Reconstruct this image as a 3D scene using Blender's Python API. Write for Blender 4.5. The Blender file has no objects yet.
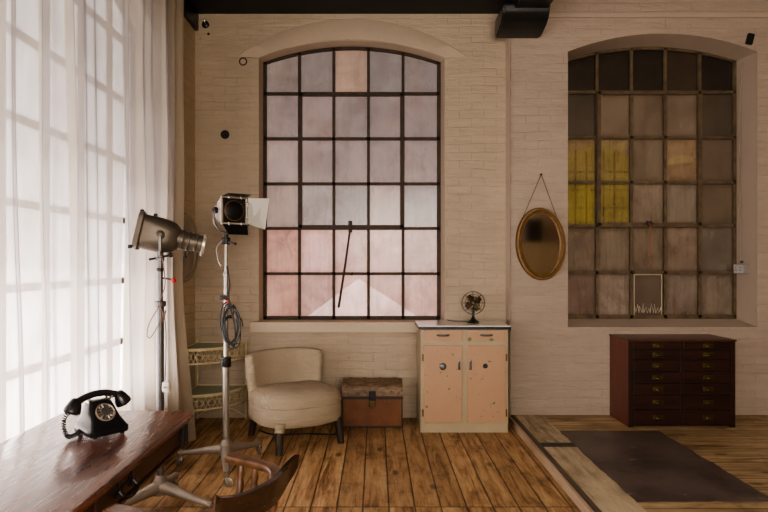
import bpy, bmesh, math, random
from mathutils import Vector, Matrix, noise
random.seed(7)
PI = math.pi
sc = bpy.context.scene
C = sc.collection

# ------------------------------------------------------------------ materials
class NT:
    def __init__(s, name):
        s.m = bpy.data.materials.new(name); s.m.use_nodes = True
        s.n = s.m.node_tree.nodes; s.l = s.m.node_tree.links
        s.n.clear()
        s.out = s.n.new('ShaderNodeOutputMaterial')
    def new(s, t, **kw):
        n = s.n.new(t)
        for k, v in kw.items():
            setattr(n, k, v)
        return n
    def set(s, sock, v):
        if isinstance(v, bpy.types.NodeSocket): s.l.new(v, sock)
        elif isinstance(v, (tuple, list)) and len(v) == 3 and sock.type == 'RGBA': sock.default_value = (*v, 1)
        else: sock.default_value = v
    def math(s, op, a, b=0.0, c=None, clamp=False):
        n = s.new('ShaderNodeMath', operation=op, use_clamp=clamp)
        s.set(n.inputs[0], a); s.set(n.inputs[1], b)
        if c is not None: s.set(n.inputs[2], c)
        return n.outputs[0]
    def mix(s, f, a, b, bt='MIX'):
        n = s.new('ShaderNodeMix', data_type='RGBA', blend_type=bt)
        s.set(n.inputs[0], f); s.set(n.inputs[6], a); s.set(n.inputs[7], b)
        return n.outputs[2]
    def obj(s):
        return s.new('ShaderNodeTexCoord').outputs['Object']
    def sep(s, v):
        n = s.new('ShaderNodeSeparateXYZ'); s.l.new(v, n.inputs[0]); return n.outputs
    def comb(s, x, y, z=0.0):
        n = s.new('ShaderNodeCombineXYZ'); s.set(n.inputs[0], x); s.set(n.inputs[1], y); s.set(n.inputs[2], z); return n.outputs[0]
    def noise(s, v, scale, detail=4, rough=.55, dist=0.0):
        n = s.new('ShaderNodeTexNoise'); s.l.new(v, n.inputs['Vector'])
        n.inputs['Scale'].default_value = scale; n.inputs['Detail'].default_value = detail
        n.inputs['Roughness'].default_value = rough; n.inputs['Distortion'].default_value = dist
        return n.outputs['Fac']
    def scale(s, v, xyz):
        n = s.new('ShaderNodeMapping'); s.l.new(v, n.inputs[0]); n.inputs['Scale'].default_value = xyz; return n.outputs[0]
    def ramp(s, f, stops):
        n = s.new('ShaderNodeValToRGB'); s.l.new(f, n.inputs[0])
        e = n.color_ramp.elements
        while len(e) < len(stops): e.new(.5)
        for i, (p, c) in enumerate(stops):
            e[i].position = p
            e[i].color = (*c, 1) if isinstance(c, (tuple, list)) else (c, c, c, 1)
        return n.outputs[0]
    def bump(s, h, strength=.3, dist=.01, normal=None):
        n = s.new('ShaderNodeBump'); s.l.new(h, n.inputs['Height'])
        n.inputs['Strength'].default_value = strength; n.inputs['Distance'].default_value = dist
        if normal is not None: s.l.new(normal, n.inputs['Normal'])
        return n.outputs[0]
    def pbr(s, col, rough=.6, metal=0.0, normal=None, spec=.5, coat=0):
        b = s.new('ShaderNodeBsdfPrincipled')
        s.set(b.inputs['Base Color'], col); s.set(b.inputs['Roughness'], rough); s.set(b.inputs['Metallic'], metal)
        s.set(b.inputs['Specular IOR Level'], spec)
        s.set(b.inputs['Coat Weight'], coat)
        if normal is not None: s.l.new(normal, b.inputs['Normal'])
        s.l.new(b.outputs[0], s.out.inputs[0])
        return b

def basic(name, col, rough=.5, metal=0.0, var=.25, scale=12, bump=.1, spec=.5, coat=0):
    t = NT(name); o = t.obj()
    n = t.noise(o, scale, 5)
    c = t.mix(t.math('MULTIPLY', n, 1.0), tuple(x*(1-var) for x in col), tuple(min(1, x*(1+var)) for x in col))
    n2 = t.noise(o, scale*6, 3)
    t.pbr(c, t.math('ADD', rough-.08, t.math('MULTIPLY', n, .16)), metal, t.bump(n2, bump, .004), spec, coat)
    return t.m

def wood(name, dark, light, axis='x', rough=.4, scale=1.0, spec=.5, coat=0.0, bump=.12):
    t = NT(name); o = t.obj()
    k = {'x': (1.2, 14, 14), 'y': (14, 1.2, 14), 'z': (14, 14, 1.2)}[axis]
    v = t.scale(o, tuple(a*scale for a in k))
    n = t.noise(v, 1.6, 6, .6, .6)
    f = t.noise(v, 7, 4, .6)
    g = t.math('ADD', t.math('MULTIPLY', n, .75), t.math('MULTIPLY', f, .25))
    c = t.ramp(g, [(.33, dark), (.66, light)])
    big = t.noise(o, 3, 2)
    c = t.mix(t.math('MULTIPLY', big, .5), c, tuple(x*.6 for x in dark))
    t.pbr(c, t.math('ADD', rough-.08, t.math('MULTIPLY', f, .2)), 0, t.bump(g, bump, .003), spec, coat)
    return t.m

def brickwall(name, base, horiz='x', soft=.35, dirty=.4, mortar=(.2,.16,.12)):
    t = NT(name); o = t.obj(); s = t.sep(o)
    u = s[0] if horiz == 'x' else s[1]
    wob = t.noise(o, 1.7, 3)
    z = t.math('ADD', s[2], t.math('MULTIPLY', wob, .05)); u = t.math('ADD', u, t.math('MULTIPLY', t.noise(o, 5, 2), .05))
    v = t.comb(u, z, 0.0)
    br = t.new('ShaderNodeTexBrick'); t.l.new(v, br.inputs['Vector'])
    br.inputs['Scale'].default_value = 1.0; br.inputs['Brick Width'].default_value = .23
    br.inputs['Row Height'].default_value = .078; br.inputs['Mortar Size'].default_value = .007
    br.inputs['Mortar Smooth'].default_value = .9
    br.inputs['Color1'].default_value = (.86,.86,.86,1); br.inputs['Color2'].default_value = (1,1,1,1)
    br.inputs['Mortar'].default_value = (.80,.80,.80,1)
    patch = t.ramp(t.noise(o, 1.1, 3), [(.38, .15), (.6, 1.0)])         # where the courses show through the paint
    big = t.noise(o, .9, 5, .6)
    fine = t.noise(t.scale(o, (1, 1, 3)), 14, 6, .65)
    col = t.mix(t.ramp(big, [(.3, .0), (.72, 1.0)]), tuple(x*.83 for x in base), base)
    col = t.mix(t.math('MULTIPLY', patch, soft), col, br.outputs[0], 'MULTIPLY')
    # thin dark cracks along bed joints
    lz = t.noise(t.scale(o, (2.2, 2.2, 60)), 1.0, 5, .7)
    long = t.noise(t.scale(o, (1.3, 1.3, 5)), 1.0, 3, .6)
    crack = t.ramp(t.math('MULTIPLY', t.math('MULTIPLY', br.outputs['Fac'], lz), t.math('ADD', .35, long)), [(.42, 0.0), (.60, 1.0)])
    lump = t.noise(t.scale(o, (1.5, 1.5, 9)), 1.6, 4, .6, .4)
    col = t.mix(t.ramp(lump, [(.50, 0.0), (.62, .22)]), col, tuple(x*.70 for x in base))
    col = t.mix(t.ramp(lump, [(.30, .25), (.44, 0.0)]), col, tuple(min(1, x*1.18) for x in base))
    col = t.mix(t.math('MULTIPLY', crack, dirty), col, mortar)
    col = t.mix(t.ramp(fine, [(.56, 0.0), (.80, .38)]), col, tuple(x*.62 for x in base))
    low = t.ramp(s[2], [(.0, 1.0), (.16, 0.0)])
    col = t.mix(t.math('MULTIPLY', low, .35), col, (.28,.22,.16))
    h = t.math('ADD', t.math('MULTIPLY', t.math('MULTIPLY', br.outputs['Fac'], -1.0), t.math('ADD', .08, t.math('MULTIPLY', patch, .55))), t.math('ADD', t.math('MULTIPLY', fine, 1.2), t.math('MULTIPLY', lump, 2.6)))
    t.pbr(col, .62, 0, t.bump(h, .75, .008), .35)
    return t.m

def plaster(name, base, bump=.35):
    t = NT(name); o = t.obj()
    big = t.noise(o, 1.6, 5, .6); fine = t.noise(o, 18, 6, .65)
    col = t.mix(big, tuple(x*.8 for x in base), base)
    col = t.mix(t.ramp(fine, [(.58, 0.0), (.8, .4)]), col, tuple(x*.6 for x in base))
    t.pbr(col, .7, 0, t.bump(t.math('ADD', t.math('MULTIPLY', big, 2.0), fine), bump, .006), .3)
    return t.m

def floorboards(name, along='y', width=.154, c_dark=(.11,.052,.02), c_mid=(.40,.225,.095), c_light=(.62,.42,.22), blen=2.388, off=0.0, scuff=.3):
    t = NT(name); o = t.obj(); s = t.sep(o)
    a, l = (s[0], s[1]) if along == 'y' else (s[1], s[0])
    a = t.math('ADD', a, 20.0+off)
    ia = t.math('FLOOR', t.math('DIVIDE', a, width))
    fa = t.math('FRACT', t.math('DIVIDE', a, width))
    wn = t.new('ShaderNodeTexWhiteNoise', noise_dimensions='1D'); t.l.new(ia, wn.inputs['W'])
    ls = t.math('ADD', l, t.math('ADD', 30.0, t.math('MULTIPLY', t.math('GREATER_THAN', wn.outputs[0], .86), .9)))
    il = t.math('FLOOR', t.math('DIVIDE', ls, blen)); fl = t.math('FRACT', t.math('DIVIDE', ls, blen))
    wn2 = t.new('ShaderNodeTexWhiteNoise', noise_dimensions='2D')
    t.l.new(t.comb(ia, il), wn2.inputs['Vector'])
    rnd = wn2.outputs[0]
    # grain
    gv = t.comb(t.math('ADD', t.math('MULTIPLY', a, 11.0), t.math('MULTIPLY', rnd, 37.0)), t.math('ADD', t.math('MULTIPLY', l, 1.1), t.math('MULTIPLY', rnd, 19.0)), rnd)
    g1 = t.noise(gv, 1.5, 6, .62, 1.1)
    g2 = t.noise(gv, 6.5, 5, .7, .4)
    g = t.math('ADD', t.math('MULTIPLY', g1, .65), t.math('MULTIPLY', g2, .35))
    c = t.ramp(g, [(.38, c_dark), (.48, c_mid), (.60, c_light)])
    c = t.mix(t.math('MULTIPLY', rnd, .45), c, tuple(x*.55 for x in c_mid))
    # stains and wear
    st = t.noise(t.scale(o, (1.5,1,1) if along == 'y' else (1,1.5,1)), 3.6, 7, .72)
    c = t.mix(t.ramp(st, [(.52, 0.0), (.68, .62)]), c, tuple(x*.45 for x in c_dark))
    wr = t.noise(o, 1.0, 3, .6)
    c = t.mix(t.math('MULTIPLY', t.ramp(wr, [(.5, 0.0), (.75, 1.0)]), scuff), c, tuple(min(1, x*1.25) for x in c_light))
    # knots
    vo = t.new('ShaderNodeTexVoronoi'); t.l.new(t.comb(t.math('MULTIPLY', a, 5.0), t.math('MULTIPLY', l, 2.2)), vo.inputs['Vector']); vo.inputs['Scale'].default_value = 1.0
    kn = t.ramp(vo.outputs['Distance'], [(.06, 1.0), (.15, 0.0)])
    c = t.mix(t.math('MULTIPLY', kn, .75), c, tuple(x*.35 for x in c_dark))
    # gaps
    ga = t.math('MINIMUM', fa, t.math('SUBTRACT', 1.0, fa))
    gap = t.ramp(t.math('ADD', ga, t.math('MULTIPLY', t.math('SUBTRACT', t.noise(o, 9, 3), .5), .03)), [(.012, 1.0), (.045, 0.0)])
    gl = t.math('MINIMUM', fl, t.math('SUBTRACT', 1.0, fl))
    gapl = t.ramp(gl, [(.0012, 1.0), (.0035, 0.0)])
    gp = t.math('MAXIMUM', gap, gapl)
    c = t.mix(t.math('MULTIPLY', gp, .88), c, (.018,.010,.006))
    h = t.math('SUBTRACT', t.math('MULTIPLY', g, .35), gp)
    t.pbr(c, t.math('ADD', .34, t.math('MULTIPLY', st, .3)), 0, t.bump(h, .5, .005), .42)
    return t.m

M = {}
M['brick'] = brickwall('painted brick', (.495,.405,.305), 'x', .22, .62)
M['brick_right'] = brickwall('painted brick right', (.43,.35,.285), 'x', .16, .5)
M['brick_side'] = brickwall('bare side brick', (.60,.48,.33), 'y', .8, .7)
M['plaster'] = plaster('painted plaster reveal', (.54,.445,.345))
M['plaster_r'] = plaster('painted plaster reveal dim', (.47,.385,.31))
M['sill'] = plaster('painted sill', (.60,.50,.38), .2)
M['floor'] = floorboards('old pine floorboards', 'y', .154, off=.077+.02)
M['floor_r'] = floorboards('pale pine boards', 'x', .15, (.13,.078,.035), (.38,.26,.13), (.54,.40,.23), 3.1, scuff=.5)
M['border'] = floorboards('scuffed border boards', 'y', .30, (.17,.12,.07), (.42,.33,.20), (.58,.49,.34), 9.0, off=.086, scuff=.8)
M['step_face'] = wood('worn pale nosing', (.36,.24,.15), (.66,.52,.38), 'y', .6)
M['ceiling'] = basic('blackened ceiling', (.008,.010,.010), .6, 0, .5, 5, .4)
M['beam'] = basic('black painted iron', (.008,.010,.011), .32, 0, .4, 14, .5)
M['window_iron'] = basic('rusted window iron', (.045,.028,.018), .6, .2, .8, 18, .5)
M['window_iron_r'] = basic('rusted window iron ochre', (.12,.085,.05), .6, .2, .9, 14, .5)
M['black_metal'] = basic('black metal', (.015,.014,.014), .38, .3)
M['grey_paint'] = basic('grey brown hammered paint', (.115,.095,.075), .42, .55, .3, 20, .12)
M['pole_grey'] = basic('dull grey steel', (.15,.15,.15), .38, .7, .2, 20)
M['pole_silver'] = basic('worn silver steel', (.36,.34,.31), .34, .8, .25, 20)
M['base_grey'] = basic('beige grey cast base', (.27,.23,.185), .5, .35, .25, 12)
M['silver'] = basic('brushed silver', (.62,.57,.50), .34, .75, .2, 20)
M['pale_leaf'] = basic('pale barn door', (.42,.40,.37), .45, .4, .12, 9)
M['red'] = basic('red knob', (.45,.02,.02), .4)
M['cable'] = basic('black cable', (.012,.012,.013), .5)
M['cable_brown'] = basic('brown cord', (.16,.085,.06), .6)
M['white_plastic'] = basic('white plastic', (.75,.73,.70), .4, 0, .05)
M['bakelite'] = basic('black bakelite', (.010,.010,.012), .30, 0, .2, 10, .02, .6)
M['lens_black'] = basic('dark fresnel glass', (.006,.006,.007), .42, 0, .3, 30, .05, .3)
M['dial'] = basic('dial plate', (.34,.27,.20), .35, .3)
M['chrome'] = basic('worn chrome', (.55,.52,.48), .25, .9)
M['table'] = wood('polished mahogany', (.050,.014,.008), (.27,.085,.040), 'y', .27, .8, .5, .25, .012)
M['table_edge'] = wood('dark mahogany apron', (.025,.011,.007), (.085,.034,.018), 'y', .35, .6)
M['oak'] = wood('worn oak chair', (.075,.032,.015), (.27,.13,.06), 'x', .3, 1.0, .5, .2, .03)
M['oak_dark'] = wood('dark stained chair back', (.012,.007,.005), (.05,.022,.011), 'x', .22, 1.0, .6, .4, .02)
M['linen'] = basic('oatmeal linen', (.44,.36,.26), .9, 0, .10, 8, .6, .2)
def m_linen():
    t = NT('oatmeal linen cover'); o = t.obj()
    a = t.noise(t.scale(o, (2.2, 2.2, 7)), 2.2, 5, .6, 1.2); b = t.noise(o, 120, 2)
    c = t.mix(a, (.35,.285,.205), (.44,.365,.27))
    n = t.bump(a, .75, .03); t.pbr(c, .9, 0, t.bump(b, .2, .002, n), .2); return t.m
M['linen'] = m_linen()
M['leg_dark'] = wood('dark chair leg', (.020,.014,.010), (.06,.042,.03), 'z', .5)
M['trunk'] = basic('brown japanned tin', (.15,.056,.020), .38, .15, .6, 7, .2)
M['trunk_lid'] = basic('scuffed trunk lid', (.20,.12,.07), .5, .1, .75, 16, .5)
def m_lid():
    t = NT('scuffed ribbed lid'); o = t.obj()
    a = t.noise(t.scale(o, (9, 40, 40)), 1.5, 6, .7); b = t.noise(o, 22, 5, .7)
    c = t.mix(t.ramp(a, [(.35, 0.0), (.65, 1.0)]), (.06,.036,.022), (.27,.17,.10))
    c = t.mix(t.ramp(b, [(.58, 0.0), (.68, .8)]), c, (.035,.02,.013))
    t.pbr(c, .45, .1, t.bump(t.math('ADD', a, b), .7, .006)); return t.m
M['trunk_lid'] = m_lid()
M['trunk_band'] = basic('dark trunk edge', (.04,.025,.018), .5, .3, .6, 20)
M['cream'] = basic('cream cabinet paint', (.38,.31,.20), .45, 0, .12, 9, .1)
M['enamel'] = basic('white enamel', (.78,.74,.70), .18, 0, .05, 6, .02, .6)
M['enamel_edge'] = basic('navy enamel edge', (.012,.016,.03), .25)
M['glass_green'] = None
M['wicker'] = basic('cream painted wire', (.62,.52,.32), .5, 0, .25, 22)
M['mahog'] = wood('dark mahogany carcass', (.055,.014,.009), (.14,.038,.022), 'x', .34, .8, .5, .1)
M['mahog_side'] = wood('mahogany side', (.10,.028,.018), (.21,.065,.04), 'z', .4, .8, .4, .05)
M['drawer'] = wood('drawer front mahogany', (.014,.006,.005), (.048,.015,.011), 'x', .36, .9, .4, .05)
M['brass'] = basic('tarnished brass', (.10,.075,.028), .42, .8, .4, 30)
M['gilt'] = basic('old gilt bronze frame', (.17,.095,.032), .42, .4, .5, 30, .6)
M['ring_frame'] = basic('grey disc rim', (.34,.29,.225), .6, .1, .3, 10)
M['rug'] = None
def m_pink():
    t = NT('chipped pink paint'); o = t.obj()
    n = t.noise(o, 11, 4, .55); n2 = t.noise(o, 4.5, 4, .6)
    c = t.mix(n2, (.39,.235,.14), (.46,.29,.18))
    chip = t.ramp(n, [(.665, 0.0), (.675, 1.0)])
    c = t.mix(chip, c, (.13,.17,.05))
    n3 = t.noise(o, 40, 2)
    c = t.mix(t.ramp(n3, [(.70, 0.0), (.72, .8)]), c, (.10,.06,.03))
    t.pbr(c, .42, 0, t.bump(chip, .4, .001)); return t.m
M['pink'] = m_pink()
def m_rug():
    t = NT('worn dark floor mat'); o = t.obj()
    a = t.noise(o, 3, 6, .7); b = t.noise(o, 18, 5, .7)
    c = t.mix(t.ramp(a, [(.3,0.0),(.7,1.0)]), (.035,.026,.022), (.14,.10,.085))
    c = t.mix(t.ramp(b, [(.62, 0.0), (.75, .7)]), c, (.17,.13,.10))
    s = t.sep(o)
    spot = t.noise(t.scale(o, (2.2, 6, 1)), 2.6, 5, .7)
    c = t.mix(t.ramp(spot, [(.64, 0.0), (.70, .7)]), c, (.36,.33,.30))
    big = t.noise(o, 1.7, 4, .6)
    c = t.mix(t.ramp(big, [(.45, 0.0), (.65, .6)]), c, (.15,.12,.10))
    c = t.mix(t.ramp(t.noise(t.scale(o, (1.2, 9, 1)), 1.5, 3, .6), [(.66, 0.0), (.70, .5)]), c, (.16,.04,.03))
    t.pbr(c, .42, 0, t.bump(b, .4, .003), .4); return t.m
M['rug'] = m_rug()
def m_glass(name, col, rough=.1, fac=.5):
    t = NT(name)
    tr = t.new('ShaderNodeBsdfTransparent'); tr.inputs[0].default_value = (*col, 1)
    gl = t.new('ShaderNodeBsdfGlossy'); gl.inputs['Roughness'].default_value = rough; gl.inputs[0].default_value = (.7,.75,.72,1)
    df = t.new('ShaderNodeBsdfDiffuse'); df.inputs[0].default_value = (.52,.56,.46,1)
    m2 = t.new('ShaderNodeMixShader'); m2.inputs[0].default_value = .6; t.l.new(tr.outputs[0], m2.inputs[1]); t.l.new(df.outputs[0], m2.inputs[2]); tr = m2
    mx = t.new('ShaderNodeMixShader'); mx.inputs[0].default_value = fac
    t.l.new(tr.outputs[0], mx.inputs[1]); t.l.new(gl.outputs[0], mx.inputs[2]); t.l.new(mx.outputs[0], t.out.inputs[0])
    return t.m
M['shelf_glass'] = m_glass('greenish glass shelf', (.62,.70,.62), .25, .25)
def m_mirror():
    t = NT('aged mirror'); o = t.obj(); n = t.noise(o, 9, 5, .7)
    c = t.mix(n, (.66,.60,.50), (.82,.77,.69))
    t.pbr(c, .06, 1.0); return t.m
M['mirror'] = m_mirror()
def m_curtain():
    t = NT('sheer voile'); o = t.obj()
    s = t.sep(o)
    geo = t.new('ShaderNodeLayerWeight'); geo.inputs[0].default_value = .35
    f = t.ramp(geo.outputs['Facing'], [(.0, .72), (.8, .98)])
    wv = t.noise(t.scale(o, (60, 60, 3)), 3, 3)
    f = t.math('ADD', f, t.math('MULTIPLY', t.math('SUBTRACT', wv, .5), .12), clamp=True)
    tr = t.new('ShaderNodeBsdfTransparent'); tr.inputs[0].default_value = (1,.985,.97,1)
    tl = t.new('ShaderNodeBsdfTranslucent'); t.l.new(t.mix(t.ramp(geo.outputs['Facing'], [(.05, 0.0), (.75, 1.0)]), (.52,.475,.455), (.15,.13,.13)), tl.inputs[0])
    df = t.new('ShaderNodeBsdfDiffuse'); df.inputs[0].default_value = (.70,.61,.47,1)
    a = t.new('ShaderNodeMixShader'); a.inputs[0].default_value = .45
    t.l.new(tl.outputs[0], a.inputs[1]); t.l.new(df.outputs[0], a.inputs[2])
    b = t.new('ShaderNodeMixShader'); t.l.new(f, b.inputs[0])
    t.l.new(tr.outputs[0], b.inputs[1]); t.l.new(a.outputs[0], b.inputs[2])
    t.l.new(b.outputs[0], t.out.inputs[0]); return t.m
M['curtain'] = m_curtain()
def m_pane(name, opaque=.8, streak=.5, refl=.06, dirt=(.5,.34,.22), edge=.55):
    """frosted dirty glass: colour of each pane from its colour attribute, grime from noise"""
    t = NT(name); o = t.obj()
    at = t.new('ShaderNodeVertexColor', layer_name='pane')
    v = t.noise(t.scale(o, (9, 9, 1.3)), 1.6, 6, .6, .5)
    b = t.noise(o, 4.2, 5, .6)
    col = t.mix(t.math('MULTIPLY', t.ramp(v, [(.38, 0.0), (.68, 1.0)]), streak), at.outputs[0], t.mix(1.0, at.outputs[0], (1.35,1.33,1.32), 'MULTIPLY'))
    col = t.mix(t.math('MULTIPLY', t.ramp(b, [(.5, 0.0), (.72, 1.0)]), .45), col, dirt, 'MULTIPLY')
    uv = t.sep(t.new('ShaderNodeTexCoord').outputs['UV'])
    ed = lambda q: t.math('MINIMUM', q, t.math('SUBTRACT', 1.0, q))
    e = t.math('MINIMUM', ed(uv[0]), t.math('ADD', ed(uv[1]), .02))
    e = t.math('ADD', e, t.math('MULTIPLY', t.math('SUBTRACT', t.noise(o, 11, 5, .7), .5), .22))
    gr = t.ramp(e, [(.0, 1.0), (.17, 0.0)])
    col = t.mix(t.math('MULTIPLY', gr, edge), col, dirt, 'MULTIPLY')
    dn = t.noise(t.scale(o, (26, 26, 2.2)), 1.3, 5, .65, .4)
    col = t.mix(t.math('MULTIPLY', t.ramp(dn, [(.50, 0.0), (.66, 1.0)]), streak*.7), col, (.62,.58,.54), 'MULTIPLY')
    cl = t.noise(o, 2.6, 4, .6, .8)
    col = t.mix(t.ramp(cl, [(.36, .75), (.58, 0.0)]), col, (.66,.58,.57), 'MULTIPLY')
    c3 = t.noise(t.scale(o, (1,1,.6)), 6.5, 6, .7, 1.0)
    col = t.mix(t.ramp(c3, [(.52, 0.0), (.68, .6)]), col, (.68,.56,.50), 'MULTIPLY')
    tr = t.new('ShaderNodeBsdfTransparent'); t.l.new(t.mix(.5, col, (1,1,1)), tr.inputs[0])
    tl = t.new('ShaderNodeBsdfTranslucent'); t.l.new(col, tl.inputs[0])
    gl = t.new('ShaderNodeBsdfGlossy'); gl.inputs['Roughness'].default_value = .22
    a = t.new('ShaderNodeMixShader')
    t.set(a.inputs[0], t.math('MULTIPLY', t.math('ADD', .86, t.math('MULTIPLY', b, .28)), opaque, clamp=True))
    t.l.new(tr.outputs[0], a.inputs[1]); t.l.new(tl.outputs[0], a.inputs[2])
    m = t.new('ShaderNodeMixShader'); m.inputs[0].default_value = refl
    t.l.new(a.outputs[0], m.inputs[1]); t.l.new(gl.outputs[0], m.inputs[2])
    t.l.new(m.outputs[0], t.out.inputs[0]); return t.m
M['pane1'] = m_pane('frosted pink lilac panes', .80, .45, .05, (.62,.44,.32), .6)
M['pane2'] = m_pane('grimy brown panes', .80, .75, .08, (.42,.33,.24), .8)
M['pane_left'] = m_pane('dusty clear panes', .45, .6)
def m_emit(name, col, s):
    t = NT(name); e = t.new('ShaderNodeEmission'); e.inputs[0].default_value = (*col,1); e.inputs[1].default_value = s
    t.l.new(e.outputs[0], t.out.inputs[0]); return t.m

# ------------------------------------------------------------------ mesh helpers
def ob(name, bm, mat, parent=None, smooth=False, auto=True):
    me = bpy.data.meshes.new(name)
    bmesh.ops.recalc_face_normals(bm, faces=bm.faces)
    if smooth:
        for f in bm.faces: f.smooth = True
        if auto:
            for e in bm.edges:
                if len(e.link_faces) == 2 and e.calc_face_angle(0) > .7: e.smooth = False
    bm.to_mesh(me); bm.free()
    o = bpy.data.objects.new(name, me); C.objects.link(o)
    if mat is not None: me.materials.append(M[mat] if isinstance(mat, str) else mat)
    if parent is not None: o.parent = parent
    return o
def B(): return bmesh.new()
def box(bm, c, s, rot=None, bev=0.0, seg=2):
    t = bmesh.new()
    bmesh.ops.create_cube(t, size=1)
    bmesh.ops.scale(t, vec=Vector(s), verts=t.verts)
    if bev > 0: bmesh.ops.bevel(t, geom=list(t.edges), offset=bev, segments=seg, affect='EDGES', profile=.6)
    mt = Matrix.Translation(Vector(c))
    if rot is not None: mt = mt @ rot
    t.transform(mt)
    merge(bm, t); return bm
def merge(bm, t):
    me = bpy.data.meshes.new('tmp'); t.to_mesh(me); t.free(); bm.from_mesh(me); bpy.data.meshes.remove(me)
def bx(bm, x0, x1, y0, y1, z0, z1, bev=0.0):
    return box(bm, ((x0+x1)/2, (y0+y1)/2, (z0+z1)/2), (abs(x1-x0), abs(y1-y0), abs(z1-z0)), None, bev)
def frame_of(d):
    d = d.normalized()
    up = Vector((0,0,1)) if abs(d.z) < .95 else Vector((0,1,0))
    a = d.cross(up).normalized(); b = a.cross(d).normalized()
    return a, b
def tube(bm, pts, r, seg=10, closed=False, cap=True, flat=1.0):
    pts = [Vector(p) for p in pts]; n = len(pts)
    rs = r if isinstance(r, (list, tuple)) else [r]*n
    rings = []; pa = None
    for i, p in enumerate(pts):
        if closed: d = pts[(i+1) % n]-pts[i-1]
        else: d = pts[min(i+1, n-1)]-pts[max(i-1, 0)]
        if d.length < 1e-9: d = Vector((0,0,1))
        d.normalize()
        if pa is None: a, b = frame_of(d)
        else:
            a = pa-d*pa.dot(d)
            if a.length < 1e-6: a, b = frame_of(d)
            a.normalize(); b = a.cross(d)
        pa = a
        rings.append([bm.verts.new(p+a*math.cos(t*2*PI/seg)*rs[i]+b*math.sin(t*2*PI/seg)*rs[i]*flat) for t in range(seg)])
    m = n if closed else n-1
    for i in range(m):
        A, Bb = rings[i], rings[(i+1) % n]
        for k in range(seg):
            bm.faces.new((A[k], A[(k+1) % seg], Bb[(k+1) % seg], Bb[k]))
    if cap and not closed:
        bm.faces.new(rings[0][::-1]); bm.faces.new(rings[-1])
    return bm
def cyl(bm, p0, p1, r0, r1=None, seg=20): return tube(bm, [p0, p1], [r0, r0 if r1 is None else r1], seg)
def lathe(bm, prof, mat=None, seg=28, sx=1.0, sy=1.0):
    """profile of (radius, z); revolved about z then transformed by mat"""
    t = bmesh.new(); rings = []
    for r, z in prof:
        if r < 1e-6: rings.append([t.verts.new((0,0,z))])
        else: rings.append([t.verts.new((r*sx*math.cos(k*2*PI/seg), r*sy*math.sin(k*2*PI/seg), z)) for k in range(seg)])
    for A, Bb in zip(rings, rings[1:]):
        if len(A) == 1 and len(Bb) == 1: continue
        for k in range(seg):
            k2 = (k+1) % seg
            if len(A) == 1: t.faces.new((A[0], Bb[k2], Bb[k]))
            elif len(Bb) == 1: t.faces.new((A[k], A[k2], Bb[0]))
            else: t.faces.new((A[k], A[k2], Bb[k2], Bb[k]))
    if len(rings[0]) > 1: t.faces.new(rings[0][::-1])
    if len(rings[-1]) > 1: t.faces.new(rings[-1])
    if mat is not None: t.transform(mat)
    merge(bm, t); return bm
def aim(loc, d):
    """matrix taking +z to direction d at loc"""
    return Matrix.Translation(Vector(loc)) @ Vector(d).normalized().to_track_quat('Z', 'Y').to_matrix().to_4x4()
def sweep(bm, pts, prof_fn, closed=False, up=Vector((0,0,1))):
    """sweep 2D profile [(side, up)] along pts; side = right of travel"""
    pts = [Vector(p) for p in pts]; n = len(pts); rings = []
    for i, p in enumerate(pts):
        d = (pts[(i+1) % n]-pts[i-1]) if closed else (pts[min(i+1, n-1)]-pts[max(i-1, 0)])
        d.normalize(); a = d.cross(up).normalized(); u = a.cross(d).normalized()
        pr = prof_fn(i/(n-1) if n > 1 else 0)
        rings.append([bm.verts.new(p+a*x+u*y) for x, y in pr])
    k = len(rings[0])
    for i in range(n if closed else n-1):
        A, Bb = rings[i], rings[(i+1) % n]
        for j in range(k): bm.faces.new((A[j], A[(j+1) % k], Bb[(j+1) % k], Bb[j]))
    if not closed: bm.faces.new(rings[0][::-1]); bm.faces.new(rings[-1])
    return bm
def rrect(w, h, r, n=4, cx=0, cy=0):
    out = []
    for (sx, sy, a0) in ((1,1,0),(-1,1,90),(-1,-1,180),(1,-1,270)):
        for k in range(n+1):
            a = math.radians(a0+90*k/n)
            out.append((cx+sx*(w/2-r)+r*math.cos(a), cy+sy*(h/2-r)+r*math.sin(a)))
    return out
def spline(ctrl, n=10):
    P = [Vector(p) for p in ctrl]; out = []
    for i in range(len(P)-1):
        p0 = P[max(i-1,0)]; p1 = P[i]; p2 = P[i+1]; p3 = P[min(i+2,len(P)-1)]
        for k in range(n):
            t = k/n
            out.append(.5*((2*p1)+(-p0+p2)*t+(2*p0-5*p1+4*p2-p3)*t*t+(-p0+3*p1-3*p2+p3)*t**3))
    out.append(P[-1]); return out
def empty(name, loc, rz=0.0):
    o = bpy.data.objects.new(name, None); C.objects.link(o); o.empty_display_size = .1
    o.location = loc; o.rotation_euler = (0,0,rz); return o
def tag(o, label, cat, group=None):
    o['label'] = label; o['category'] = cat
    if group: o['group'] = group
    return o
def st(o): o['kind'] = 'structure'; return o
def copy_tree(o, parent=None):
    c = o.copy(); C.objects.link(c); c.parent = parent
    for ch in list(o.children): copy_tree(ch, c)
    return c

# ------------------------------------------------------------------ the room
XL, XR = -1.685, 7.0
YB, YB2 = 5.40, 5.24      # left part of end wall, right part (pier and right bay)
YG = 5.56                 # window plane
YR = -3.6
PZ = .068                 # raised floor
XP = 1.214                # platform edge / pier corner
ZC, ZC2 = 3.76, 4.5

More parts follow.
